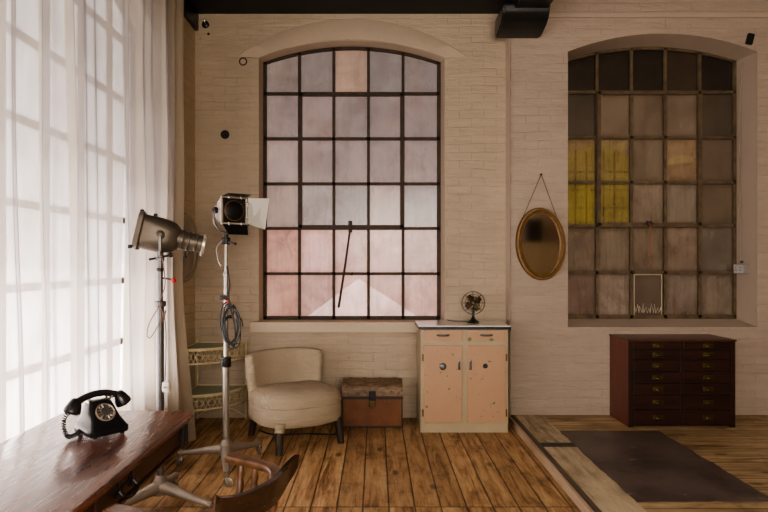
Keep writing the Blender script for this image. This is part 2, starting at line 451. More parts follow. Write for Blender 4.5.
def arch(xl, xr, zs, za, n=28):
    """segmental arch from (xl,zs) over apex za to (xr,zs)"""
    w = (xr-xl)/2; h = za-zs; R = (w*w+h*h)/(2*h); cx = (xl+xr)/2; cz = za-R
    a0 = math.asin(w/R)
    return [(cx+R*math.sin(-a0+2*a0*k/n), cz+R*math.cos(-a0+2*a0*k/n)) for k in range(n+1)]
def wall_with_arch(bm, x0, x1, z0, z1, y, inner, outer_pts_inset, yg, sill_z_front, sill_z_back, P=lambda x, y, z: (x, y, z)):
    """front face of a wall with an arched opening; inner=(xl,xr,zb,zs,za) at the face, outer_pts_inset=(...) at the glass plane"""
    xl, xr, zb, zs, za = inner
    A = arch(xl, xr, zs, za)
    def q(*v): bm.faces.new([bm.verts.new(P(*p)) for p in v])
    def strip(xa, xb, za_, zb_):
        q((xa,y,za_),(xb,y,za_),(xb,y,zb_),(xa,y,zb_))
    strip(x0, xl, z0, z1); strip(xr, x1, z0, z1)
    strip(xl, xr, z0, zb)
    for (a, b) in zip(A, A[1:]):
        q((a[0],y,a[1]),(b[0],y,b[1]),(b[0],y,z1),(a[0],y,z1))
def reveal(bm, inner, outer, y, yg, P=lambda x, y, z: (x, y, z), n=5):
    def ring(f):
        t = [i*(1-f)+o*f for i, o in zip(inner, outer)]
        xl, xr, zb, zs, za = t
        A = arch(xl, xr, zs, za)
        return [(xl, zb)]+A+[(xr, zb)], y*(1-f)+yg*f
    prev = None
    for k in range(n+1):
        f = k/n
        pts, yy = ring(f)
        if k == 0: yy = y
        cur = [bm.verts.new(P(px, yy, pz)) for px, pz in pts]
        if prev:
            m = len(cur)
            for j in range(m): bm.faces.new((prev[j], prev[(j+1) % m], cur[(j+1) % m], cur[j]))
        prev = cur

W1 = (-1.072, .610, .905, 3.355, 3.505)       # window 1 at glass plane
W1F = (-1.092, .640, .875, 3.352, 3.515)      # opening at wall face
bm = B()
wall_with_arch(bm, XL, XP, 0, ZC, YB, W1F, None, YG, 0, 0)
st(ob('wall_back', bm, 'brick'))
bm = B(); reveal(bm, W1F, W1, YB, YG+.03); o = st(ob('trim_1', bm, 'plaster', smooth=True))
# soft arch ring of flush bricks over window 1
def arch_ring(name, inner, t0, t1, y, mat):
    bm = B(); xl, xr, zb, zs, za = inner
    a = arch(xl-t0, xr+t0, zs-.01, za+t0, 40); b = arch(xl-t1, xr+t1, zs+.02, za+t1, 40)
    d = .007
    rows = []
    for (p, q) in zip(a, b):
        rows.append([bm.verts.new((p[0], y+.002, p[1])), bm.verts.new((p[0], y-d, p[1]+.006)), bm.verts.new((q[0], y-d*.8, q[1]-.01)), bm.verts.new((q[0], y+.002, q[1]))])
    for r, s in zip(rows, rows[1:]):
        for k in range(3): bm.faces.new((r[k], r[k+1], s[k+1], s[k]))
    bm.faces.new(rows[0]); bm.faces.new(rows[-1][::-1])
    return st(ob(name, bm, mat, smooth=True))
arch_ring('trim_2', W1F, .012, .20, YB, 'plaster')

W2 = (1.783, 3.442, .915, 3.372, 3.505)
W2F = (1.734, 3.445, .862, 3.350, 3.515)
bm = B()
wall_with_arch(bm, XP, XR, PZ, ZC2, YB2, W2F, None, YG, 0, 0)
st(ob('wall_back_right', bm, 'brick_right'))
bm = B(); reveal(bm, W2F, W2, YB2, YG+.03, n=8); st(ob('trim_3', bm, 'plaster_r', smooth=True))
# pier return
bm = B(); bx(bm, XP-.006, XP+.01, YB2, YB+.02, 0, ZC2, .004); st(ob('wall_pier_return', bm, 'plaster'))
# ledge course high on the right bay
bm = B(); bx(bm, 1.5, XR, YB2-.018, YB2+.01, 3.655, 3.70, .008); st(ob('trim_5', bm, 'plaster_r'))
# window sill of window 1
bm = B(); bx(bm, -1.16, .40, YB-.075, YG, .80, .898, .008); st(ob('trim_6', bm, 'sill'))

# left wall with three big arched windows behind the voile
PL = lambda x, y, z: (y, x, z)                 # maps (along, depth, z) onto the left wall
LW = [(2.05, 4.40), (-.9, 1.45), (-3.3, -1.3)]
YGL = XL-.16
bm = B(); bounds = [(1.75, 5.40), (-1.1, 1.75), (-3.6, -1.1)]
for (a, b), (c0, c1) in zip(LW, bounds):
    wall_with_arch(bm, c0, c1, 0, ZC, XL, (a, b, .47, 3.2, 3.5), None, YGL, 0, 0, PL)
st(ob('wall_left', bm, 'brick_side'))
bm = B()
for (a, b) in LW: reveal(bm, (a, b, .47, 3.2, 3.5), (a+.02, b-.02, .50, 3.19, 3.48), XL, YGL-.03, PL)
st(ob('trim_7', bm, 'plaster', smooth=True))
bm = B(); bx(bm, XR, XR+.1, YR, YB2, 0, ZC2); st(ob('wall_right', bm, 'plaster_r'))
bm = B(); bx(bm, XL-.1, XR, YR-.1, YR, 0, ZC2); st(ob('wall_front', bm, 'plaster'))
bm = B(); bx(bm, XL, 1.20, YR, YB, ZC, ZC+.1); st(ob('ceiling', bm, 'ceiling'))
bm = B(); bx(bm, 1.40, XR, YR, YB2+.1, ZC2, ZC2+.1); st(ob('ceiling_right', bm, 'plaster'))
bm = B(); bx(bm, XL, XL+.035, YR, YB-.002, 3.60, ZC, .004); st(ob('trim_8', bm, 'beam'))
# heavy black beam with its corbel end
bm = B()
bx(bm, 1.17, 1.46, YR, YB2+.02, 3.60, 4.5, .01)
o = st(ob('trim_9', bm, 'beam'))
bm = B()
prof = [(4.90,3.60),(4.93,3.545),(5.0,3.50),(5.10,3.475),(5.20,3.47),(5.25,3.47),(5.25,3.64),(4.90,3.64)]
L = [bm.verts.new((1.075, y, z)) for y, z in prof]; R = [bm.verts.new((1.475, y, z)) for y, z in prof]
bm.faces.new(L); bm.faces.new(R[::-1])
for i in range(len(prof)): bm.faces.new((L[i], L[(i+1) % len(prof)], R[(i+1) % len(prof)], R[i]))
bmesh.ops.bevel(bm, geom=list(bm.edges), offset=.012, segments=2, affect='EDGES')
st(ob('trim_10', bm, 'beam', smooth=True))

# floors
bm = B(); bx(bm, XL-.05, XP, YR, YB+.02, -.05, 0); st(ob('floor', bm, 'floor'))
bm = B(); bx(bm, XP+.285, XR, YR, YB2+.02, -.05, PZ); st(ob('floor_platform', bm, 'floor_r'))
bm = B(); bx(bm, XP, XP+.285, YR, YB2+.02, -.05, PZ+.001); o = st(ob('trim_11', bm, 'border'))
bm = B(); bx(bm, XP-.022, XP, YR, YB2-.05, 0, PZ-.004, .003); st(ob('trim_12', bm, 'step_face'))
bm = B(); bx(bm, XP+.002, XP+.034, YR, YB2-.02, PZ, PZ+.004, .001); st(ob('trim_13', bm, wood('dark worn edge board', (.06,.042,.028), (.17,.13,.085), 'y', .6)))
bm = B(); bx(bm, XP+.035, XP+.285, 4.335, 4.43, PZ, PZ+.0035, .001); st(ob('trim_14', bm, M['black_metal']))
# dark worn panel on the platform
bm = B()
pts = []
x0, x1, y0, y1 = 1.50, 2.305, 3.34, 4.735
def edge(a, b, n):
    for k in range(n):
        f = k/n; x = a[0]+(b[0]-a[0])*f; y = a[1]+(b[1]-a[1])*f
        pts.append((x+random.uniform(-.008,.008), y+random.uniform(-.008,.008)))
edge((x0,y0),(x1,y0),14); edge((x1,y0),(x1,y1),24); edge((x1,y1),(x0,y1),14); edge((x0,y1),(x0,y0),24)
lo = [bm.verts.new((x,y,PZ+.0005)) for x, y in pts]; hi = [bm.verts.new((x,y,PZ+.005)) for x, y in pts]
bm.faces.new(hi)
for i in range(len(pts)): bm.faces.new((lo[i], lo[(i+1) % len(pts)], hi[(i+1) % len(pts)], hi[i]))
tag(ob('floor_mat', bm, 'rug'), 'worn dark brown rectangular mat on the raised floor in front of the drawers', 'mat')

# ------------------------------------------------------------------ windows
def pane_cells(cols, rows, arch_pts):
    pass
def arched_window(name, win, cols, rows, mat_pane, mat_iron, colour_fn, P=lambda x, y, z: (x, y, z), yg=YG, sgn=1, casement=None, bar=.027):
    xl, xr, zb, zs, za = win
    w = (xr-xl)/2; h = za-zs; R = (w*w+h*h)/(2*h); cx = (xl+xr)/2; cz = za-R
    top = lambda x: cz+math.sqrt(max(0, R*R-(x-cx)**2))
    root = st(empty(name, P(cx, yg, zb)))
    ori = Vector(root.location)
    Q = lambda x, y, z: Vector(P(x, y, z))-ori
    # panes
    bm = B(); lay = bm.loops.layers.color.new('pane'); uvl = bm.loops.layers.uv.new('UVMap')
    zr = rows+[None]
    for i in range(len(cols)-1):
        for j in range(len(rows)):
            a, b = cols[i], cols[i+1]; z0 = rows[j]
            if j+1 < len(rows): ring = [(a,z0),(b,z0),(b,rows[j+1]),(a,rows[j+1])]
            else: ring = [(a,z0),(b,z0)]+[(b+(a-b)*k/6, top(b+(a-b)*k/6)) for k in range(7)]
            f = bm.faces.new([bm.verts.new(Q(x, yg, z)) for x, z in ring])
            c = colour_fn(i, j)
            zt = rows[j+1] if j+1 < len(rows) else max(top(a), top(b))
            for l, (x_, z_) in zip(f.loops, ring):
                l[lay] = (*c, 1); l[uvl].uv = ((x_-a)/(b-a), (z_-z0)/(zt-z0))
    ob('pane', bm, mat_pane, root)
    # frame
    bm = B(); t = .028; d = .05
    def bar3(x0, z0, x1, z1, r=bar, dep=.030, y=yg):
        v = Vector((x1-x0, 0, z1-z0)); L = v.length; ang = math.atan2(z1-z0, x1-x0)
        t_ = bmesh.new(); bmesh.ops.create_cube(t_, size=1); bmesh.ops.scale(t_, vec=Vector((L, dep, r*1.0)), verts=t_.verts)
        t_.transform(Matrix.Translation(((x0+x1)/2, y-dep*.25*sgn, (z0+z1)/2)) @ Matrix.Rotation(-ang, 4, 'Y'))
        for vv in t_.verts: vv.co = Q(*vv.co)
        merge(bm, t_)
    bar3(xl+.008, zb, xl+.008, zs+.01, .036); bar3(xr-.008, zb, xr-.008, zs+.01, .036); bar3(xl, zb+.01, xr, zb+.01, .036)
    A = arch(xl+.004, xr-.004, zs, za-.008, 20)
    for a, b in zip(A, A[1:]): bar3(a[0], a[1], b[0], b[1], .036)
    ob('frame', bm, mat_iron, root)
    bm = B()
    for x in cols[1:-1]: bar3(x, zb, x, top(x)-.005)
    for z in rows[1:]: bar3(xl, z, xr, z)
    ob('glazing_bar', bm, mat_iron, root)
    if casement:
        c0, c1, r0, r1 = casement
        bm = B(); x0, x1, z0, z1 = cols[c0], cols[c1], rows[r0], rows[r1]; y = yg-.018*sgn
        bar3(x0+.010, z0, x0+.010, z1, .036, .04, y); bar3(x1-.010, z0, x1-.010, z1, .036, .04, y)
        bar3(x0, z0+.010, x1, z0+.010, .042, .04, y); bar3(x0, z1-.010, x1, z1-.010, .034, .04, y)
        ob('casement_frame', bm, mat_iron, root)
    return root, Q
pz = lambda y: 1.45-(y-262)/104.4
px = lambda x: (x-376)/104.4
rows1 = [W1[2]]+[pz(v) for v in (273.7, 228.5, 184, 139, 94)]
cols1 = [W1[0]]+[px(v) for v in (299.6, 333.9, 368.5, 403)]+[W1[1]]
rng = random.Random(3)
def c1(i, j):
    base = [(.66,.53,.50),(.66,.53,.51),(.55,.49,.48),(.52,.44,.42),(.48,.39,.355),(.44,.35,.29)][min(j,5)]
    k = rng.uniform(.90,1.08)
    c = [b*k*(1.25,1.2,1.08,1.0,.88,.80)[min(j,5)] for b in base]
    if i == 0 and j < 3: c = [c[0]*.92, c[1]*.86, c[2]*.80]
    if j == 2 and i == 2: c = [.47,.44,.44]
    if j == 2 and i in (1,4): c = [.54,.50,.51]
    if j == 5 and i == 2: c = [.54,.42,.29]
    if j == 5 and i == 0: c = [.36,.28,.22]
    c = [c[0]*1.02, c[1]*(.99 if j < 2 else .955), c[2]*(.99 if j < 2 else .90)]
    return [min(1, x) for x in c]
w1, Q1 = arched_window('window_1', W1, cols1, rows1, 'pane1', 'window_iron', c1, casement=(1,4,2,5))
rows2 = [W2[2]]+[pz(v) for v in (272.5, 226, 182.5, 137.6, 92.6)]
cols2 = [W2[0]]+[px(v) for v in (596.5, 630.8, 664.6, 699)]+[W2[1]]
def c2(i, j):
    g = {0:[(.27,.19,.17),(.30,.27,.25),(.22,.17,.13),(.27,.24,.22),(.25,.22,.19)],
         1:[(.25,.20,.15),(.30,.25,.20),(.28,.23,.18),(.27,.22,.18),(.23,.22,.19)],
         2:[(.31,.26,.06),(.32,.27,.11),(.28,.24,.20),(.24,.22,.19),(.20,.15,.10)],
         3:[(.26,.20,.10),(.30,.25,.13),(.24,.19,.14),(.28,.21,.12),(.19,.14,.10)],
         4:[(.10,.07,.04),(.22,.17,.13),(.22,.17,.13),(.21,.17,.14),(.11,.08,.05)],
         5:[(.012,.01,.008),(.014,.012,.01),(.012,.012,.01),(.11,.08,.06),(.010,.01,.01)]}[j][i]
    k = rng.uniform(.90,1.08)*(1.55 if j < 5 else 1.0)
    if j < 5:
        w_ = .35 if (j in (2,3) and i < 2) else .62
        l_ = sum(g)/3; g = [x*(1-w_)+w_*l_*m_ for x, m_ in zip(g, (1.14,1.0,.86))]
    return [x*k for x in g]
w2, Q2 = arched_window('window_2', W2, cols2, rows2, 'pane2', 'window_iron_r', c2, casement=(1,4,2,5))
LR = [.75]+[1.75-.435+.435*k for k in range(5)]+[1.75+.435*4]
LR = [.75, .88, 1.315, 1.75, 2.185, 2.62, 3.055]
for n, (a, b) in enumerate(LW):
    cols = [a+.02+(b-a-.04)*k/6 for k in range(7)]
    arched_window('window_%d' % (n+3), (a+.02, b-.02, .50, 3.19, 3.48), cols, [.50, .88]+LR[2:], 'pane_left', 'window_iron', lambda i, j: (.9,.9,.92), PL, YGL, -1, bar=.038)
# casement stays / latches on the windows
h = Q1(px(350.5), YG-.05, pz(228))
bm = B(); box(bm, h+Vector((0,0,.01)), (.035,.05,.11), None, .006); cyl(bm, h+Vector((0,-.02,-.02)), h+Vector((0,-.045,-.02)), .016)
ob('latch', bm, 'window_iron', w1)
bm = B(); tube(bm, [h+Vector((0,-.03,-.01)), h+Vector((-.05,-.05,-.38)), h+Vector((-.108,-.05,-.755))], [.009,.010,.012], 8)
ob('stay_rod', bm, 'window_iron', w1, True)
bm = B(); g = Q1(px(352), YG-.03, pz(273.7)); lathe(bm, [(0,-.02),(.016,-.01),(.016,.01),(0,.02)], Matrix.Translation(g), 10); ob('pin', bm, 'window_iron', w1)
h = Q2(px(647), YG-.045, pz(224))
bm = B(); box(bm, h, (.045,.04,.05), None, .008); cyl(bm, h+Vector((-.05,0,.0)), h+Vector((.05,0,0)), .009); ob('latch', bm, 'window_iron', w2)
bm = B(); tube(bm, spline([h+Vector((0,-.02,0)), h+Vector((.012,-.03,-.15)), h+Vector((-.01,-.02,-.27)), h+Vector((.02,-.02,-.42))]), .004, 6)
ob('latch_cord', bm, basic('orange brown cord', (.30,.10,.04), .7), w2)
# white scrape marks at the foot of the middle pane in window 2
bm = B(); rg = random.Random(5)
x0, x1, z0 = cols2[2]+.03, cols2[3]-.04, W2[2]+.03
p = []
for k in range(19): p.append(Q2(x0+(x1-x0)*k/18+rg.uniform(-.006,.006), YG-.008, z0+(.02 if k % 2 else rg.uniform(.06,.11))))
tube(bm, p, .0045, 5)
ob('scratch_mark', bm, basic('pale scrape', (.5,.44,.34), .8), w2)
bm = B()
a, b = Q2(cols2[2]+.03, YG-.01, W2[2]+.02), Q2(cols2[3]-.03, YG-.01, rows2[1]-.02)
for (p, q) in (((a.x,a.z),(a.x,b.z)),((a.x,b.z),(b.x,b.z)),((b.x,b.z),(b.x,a.z))):
    tube(bm, [(p[0],a.y,p[1]),(q[0],a.y,q[1])], .006, 5)
ob('putty_line', bm, basic('pale putty', (.42,.37,.28), .8), w2)

# ------------------------------------------------------------------ curtains
def fold(y, z, seed):
    zz = z/3.7
    q = y+.05*math.sin(y*5+seed)+.03*noise.noise(Vector((y*2, z*.5, seed)))
    a = .55*math.sin(q*24+seed+.8*math.sin(z*.7+seed))+.35*math.sin(q*41+1.7*seed+.6*z)+.35*math.sin(q*10.3-seed*2+.3*z)
    a += .45*noise.noise(Vector((y*4, z*.7, seed)))+.22*noise.noise(Vector((y*14, z*.9, seed+4)))
    return a*(.040+.014*(1-zz))
def curtain(name, ya, yb, seed, foot_in=0.0, top_pinch=0.0):
    bm = B(); ny, nz = 260, 46; G = []
    for j in range(nz+1):
        z = .012+(3.68-.012)*j/nz; row = []
        for i in range(ny+1):
            f = i/ny; y = ya+(yb-ya)*f
            low = max(0, 1-z/1.4)
            y2 = y-top_pinch*(z/3.7)**2*f*.1 + (.03*math.sin(z*1.3+seed) if f > .9 else 0)*(f-.9)*10
            x = -1.575+fold(y, z, seed)+foot_in*low**1.5*max(0, (f-.55)/.45)
            x = max(x, XL+.012)
            row.append(bm.verts.new((x, y2, z)))
        G.append(row)
    for j in range(nz):
        for i in range(ny): bm.faces.new((G[j][i], G[j][i+1], G[j+1][i+1], G[j+1][i]))
    return ob(name, bm, 'curtain', smooth=True, auto=False)
tag(curtain('curtain', 3.565, 4.66, 2.0, .10), 'sheer cream voile curtain panel behind the two film lamps', 'curtain', 'sheer curtains on the left wall')
tag(curtain('curtain', 1.62, 3.49, 5.3), 'sheer white voile curtain panel beside the desk telephone, brightly backlit', 'curtain', 'sheer curtains on the left wall')
tag(curtain('curtain', -1.2, 1.58, 8.1), 'sheer white voile curtain panel beside the near end of the desk', 'curtain', 'sheer curtains on the left wall')
bm = B(); cyl(bm, (-1.575, -1.3, 3.70), (-1.575, 4.8, 3.70), .014); o = ob('curtain_rail', bm, 'black_metal', smooth=True)
for y in (-1.2, 1.6, 4.75):
    b2 = B(); bx(b2, XL, -1.56, y-.01, y+.01, 3.69, 3.71); ob('bracket', b2, 'black_metal', o)
tag(o, 'thin black rail carrying the sheer curtains above the left windows', 'curtain rail')

# ------------------------------------------------------------------ desk
def desk():
    r = tag(empty('writing_desk', (-1.10, 1.75, 0)), 'polished reddish mahogany desk by the curtains carrying the black telephone', 'desk')
    bm = B()
    # top with rounded corners : local x -.29..+.28, y -1.25..+.94
    x0, x1, y0, y1, z0, z1, rr = -.335, .268, -1.25, .94, .735, .762, .045
    prof = []
    for (cx, cy, a0) in ((x1-rr, y1-rr, 0), (x0+rr, y1-rr, 90), (x0+rr, y0+rr, 180), (x1-rr, y0+rr, 270)):
        for k in range(7):
            a = math.radians(a0+15*k); prof.append((cx+rr*math.cos(a), cy+rr*math.sin(a)))
    lay = [(.0,z0),(0.0,z0+.004)]
    layers = [(-.006,z0),(0,z0+.006),(0,z1-.006),(-.003,z1-.0015),(-.007,z1)]
    rings = []
    for off, z in layers:
        rings.append([bm.verts.new((x*(1+off/.28) if x > 0 else x*(1+off/.3), y*(1+off/1.0), z)) for x, y in prof])
    for A, Bb in zip(rings, rings[1:]):
        for k in range(len(prof)): bm.faces.new((A[k], A[(k+1) % len(prof)], Bb[(k+1) % len(prof)], Bb[k]))
    bm.faces.new(rings[0][::-1]); bm.faces.new(rings[-1])
    ob('desk_top', bm, 'table', r, True)
    bm = B(); bx(bm, x0+.03, x1-.045, y0+.05, y1-.06, .63, .735, .003); ob('apron', bm, 'table_edge', r)
    bm = B(); bx(bm, x0+.02, x1-.032, y0+.04, y1-.05, .622, .634, .003); bx(bm, x0+.02, x1-.032, y0+.04, y1-.05, .722, .735, .003); ob('moulding', bm, 'table_edge', r)
    bm = B()
    for y in (y1-.085, y1-.045): bx(bm, x1-.06, x1-.028, y-.012, y+.012, .615, .735, .004)
    ob('corner_block', bm, 'black_metal', r)
    for (a, b) in ((-.62, .0), (.05, .72)):
        bm = B(); bx(bm, x1-.046, x1-.036, a, b, .645, .716, .003); d = ob('drawer', bm, 'table_edge', r)
        # ornate drop handle
        cy = (a+b)/2-.14 if a > 0 else (a+b)/2; bm = B()
        for s in (-1, 1):
            lathe(bm, [(0,0),(.020,.001),(.016,.006),(0,.010)], aim((x1-.036, cy+s*.055, .682), (1,0,0)), 12)
            for k in range(5):
                a2 = k*2*PI/5
                lathe(bm, [(0,0),(.010,.001),(.006,.005),(0,.006)], aim((x1-.036, cy+s*.055+.018*math.cos(a2), .682+.018*math.sin(a2)), (1,0,0)), 8)
        tube(bm, spline([(x1-.026, cy-.055, .682), (x1-.008, cy-.05, .660), (x1-.004, cy, .650), (x1-.008, cy+.05, .660), (x1-.026, cy+.055, .682)], 6), .006, 8)
        bx(bm, x1-.037, x1-.032, cy-.05, cy+.05, .676, .690, .002)
        ob('handle', bm, 'black_metal', d, True)
    for y in (-.95, .45):
        bm = B()
        lathe(bm, [(.034,.05),(.04,.10),(.028,.16),(.045,.26),(.05,.34),(.03,.44),(.036,.52),(.042,.63)], Matrix.Translation((-.03, y, 0)), 20)
        ob('leg', bm, 'table_edge', r, True)
        bm = B(); tube(bm, spline([(-.26,y,.02),(-.22,y,.03),(-.12,y,.06),(-.03,y,.08),(.06,y,.06),(.13,y,.03),(.17,y,.02)], 5), .02, 10)
        ob('foot', bm, 'table_edge', r, True)
    bm = B(); bx(bm, -.045, -.015, -.95, .45, .12, .16, .005); ob('stretcher', bm, 'table_edge', r)
    return r
desk()

# ------------------------------------------------------------------ telephone
def telephone():
    r = tag(empty('rotary_telephone', (-1.105, 2.335, .7625), math.radians(50)), 'black bakelite rotary telephone standing on the mahogany desk', 'telephone')
    bm = B()
    def lvl(w, d, z, cy, rr):
        return [bm.verts.new((x, y+cy, z)) for x, y in rrect(w, d, rr, 4)]
    L = [lvl(.162,.175,.008,0,.014), lvl(.170,.182,.014,0,.016), lvl(.170,.182,.034,0,.016), lvl(.156,.166,.044,.002,.016), lvl(.128,.13,.075,.012,.018), lvl(.108,.088,.120,.028,.018), lvl(.094,.070,.138,.034,.016), lvl(.082,.058,.144,.034,.014)]
    for A, Bb in zip(L, L[1:]):
        for k in range(len(A)): bm.faces.new((A[k], A[(k+1) % len(A)], Bb[(k+1) % len(A)], Bb[k]))
    bm.faces.new(L[0][::-1]); bm.faces.new(L[-1])
    ob('body', bm, 'bakelite', r, True)
    for s in (-1, 1):
        for t in (-1, 1):
            bm = B(); cyl(bm, (s*.06, t*.07, 0), (s*.06, t*.07, .012), .010); ob('foot', bm, 'bakelite', r)
    bm = B()
    bx(bm, -.05, .05, .015, .052, .138, .148, .003)
    for s in (-1, 1):
        for t in (-1, 1):
            tube(bm, spline([(s*.042, .034+t*.012, .142), (s*.048, .034+t*.024, .150), (s*.054, .034+t*.030, .156)], 4), .006, 8)
    ob('cradle', bm, 'chrome', r, True)
    r.scale = (.90, .90, .90)
    n = Vector((0, -.78, .62)); c = Vector((0, -.037, .098))
    mt = aim(c, n)
    bm = B(); lathe(bm, [(0,-.012),(.042,-.012),(.043,.004),(.038,.006),(.036,.004),(0,.004)], mt, 32); d = ob('dial', bm, 'dial', r, True)
    bm = B()
    # finger wheel ring with ten holes (holes shown as dark cups)
    lathe(bm, [(.021,.0055),(.022,.0075),(.0215,.009),(.0,.0095)], mt, 24)
    lathe(bm, [(.0345,.0055),(.0365,.0075),(.0385,.0075),(.0395,.0055)], mt, 32)
    for k in range(12):
        a = k*2*PI/12+.2
        tube(bm, [mt @ Vector((math.cos(a)*.021, math.sin(a)*.021, .007)), mt @ Vector((math.cos(a)*.037, math.sin(a)*.037, .007))], .0026, 6)
    ob('finger_wheel', bm, 'chrome', d, True)
    # handset across the cradle
    bm = B()
    pts = spline([(-.105,.034,.135), (-.085,.034,.152), (-.04,.034,.168), (0,.034,.172), (.04,.034,.168), (.085,.034,.152), (.105,.034,.135)], 6)
    sweep(bm, pts, lambda t: rrect(.030, .032, .011, 3), up=Vector((0,1,0)))
    for s in (-1, 1):
        lathe(bm, [(.012,-.020),(.022,-.012),(.030,.008),(.036,.030),(.035,.044),(.024,.050),(0,.050)], aim((s*.098,.034,.146), (s*.45, -.12, -.9)), 22)
    ob('handset', bm, 'bakelite', r, True)
    # coiled cord from the left end of the handset back to the base
    path = spline([(-.125,.03,.115), (-.150,.02,.09), (-.155,.01,.05), (-.145,.00,.018), (-.115,.01,.012), (-.09,.02,.02), (-.078,.03,.025)], 14)
    bm = B(); hel = []; N = 420
    for k in range(N+1):
        f = k/N*(len(path)-1); i = min(int(f), len(path)-2); p = path[i].lerp(path[i+1], f-i)
        d_ = (path[i+1]-path[i]).normalized(); a, b = frame_of(d_); th = k/N*2*PI*26
        hel.append(p+a*.0085*math.cos(th)+b*.0085*math.sin(th))
    hel = [h_ if h_.z > .003 else Vector((h_.x, h_.y, .003)) for h_ in hel]
    tube(bm, hel, .0024, 5); ob('coiled_cord', bm, 'cable', r, True)
telephone()

# ------------------------------------------------------------------ stands and film lamps
def castor(root, p, ang, r=.032):
    x, y, z = p
    bm = B(); d = Vector((math.cos(ang), math.sin(ang), 0)); s = Vector((-d.y, d.x, 0)); c = Vector((x, y, r))+d*.012
    lathe(bm, [(0,-.010),(r*.55,-.011),(r*.8,-.009),(r,-.006),(r,.006),(r*.8,.009),(r*.55,.011),(0,.010)], aim(c, s), 20)
    w = ob('castor', bm, 'pole_silver', root, True)
    bm = B()
    for k in (-1, 1):
        tube(bm, [c+s*k*.017, Vector((x, y, z-.012))+s*k*.017], .005, 6)
    cyl(bm, c-s*.02, c+s*.02, .005, seg=8); cyl(bm, (x,y,z-.016), (x,y,z+.02), .018, seg=12)
    ob('fork', bm, 'chrome', w, True)
def stand(name, loc, legs, label, mats, stages, knobs):
    """legs: list of (dx,dy); stages: [(z0,z1,r,mat)]"""
    r = tag(empty(name, loc), label, 'lamp stand')
    bm = B(); lathe(bm, [(.0,.085),(.045,.088),(.05,.12),(.042,.165),(.03,.19),(.024,.20)], None, 24); ob('hub', bm, mats, r, True)
    for dx, dy in legs:
        v = Vector((dx, dy, 0)); L = v.length; u = v/L; bm = B()
        pts = [u*.02+Vector((0,0,.130)), u*(L*.35)+Vector((0,0,.118)), u*(L*.75)+Vector((0,0,.096)), u*(L+.012)+Vector((0,0,.086))]
        tube(bm, pts, [.044,.034,.024,.020], 14, flat=.85); ob('leg', bm, mats, r, True)
        castor(r, (dx, dy, .080), math.atan2(dy, dx)+1.2)
    for z0, z1, rad, m in stages:
        bm = B(); cyl(bm, (0,0,z0), (0,0,z1), rad, seg=18); ob('pole', bm, m, r, True)
    for z, rad, hgt, m in knobs:
        bm = B(); lathe(bm, [(rad*.8,-hgt/2),(rad,-hgt/2+.004),(rad,hgt/2-.004),(rad*.8,hgt/2)], Matrix.Translation((0,0,z)), 20); ob('collar', bm, m, r, True)
    return r
# stand 1 (nearer, dull grey)
S1 = Vector((-1.268, 3.41, 0))
s1 = stand('lamp_stand', S1, [(.335,-.15), (-.015,.30), (-.19,-.24)], 'dull grey lamp stand rising behind the desk, under the snouted spotlight', 'base_grey',
           [(.18,1.205,.0215,'pole_grey'), (1.205,1.47,.0155,'pole_grey')], [(1.205,.034,.034,'pole_grey'), (1.405,.022,.02,'black_metal'), (1.465,.024,.025,'pole_grey')])
bm = B(); tube(bm, [(0,0,1.355), (.03,-.01,1.355), (.075,-.02,1.345)], .006, 8); k = ob('clamp_lever', bm, 'black_metal', s1, True)
bm = B(); lathe(bm, [(0,-.016),(.012,-.012),(.016,0),(.012,.012),(0,.016)], Matrix.Translation((.085,-.022,1.342)), 14); ob('red_knob', bm, 'red', k, True)
bm = B(); tube(bm, [(-.06,0,1.465), (.055,0,1.49)], .007, 8); lathe(bm, [(0,-.014),(.013,-.01),(.015,0),(.013,.01),(0,.014)], aim((.062,-.002,1.492),(1,0,.2)), 14); lathe(bm, [(0,-.010),(.010,0),(0,.010)], aim((-.062,0,1.465),(1,0,0)), 12)
ob('tilt_knob', bm, 'black_metal', s1, True)
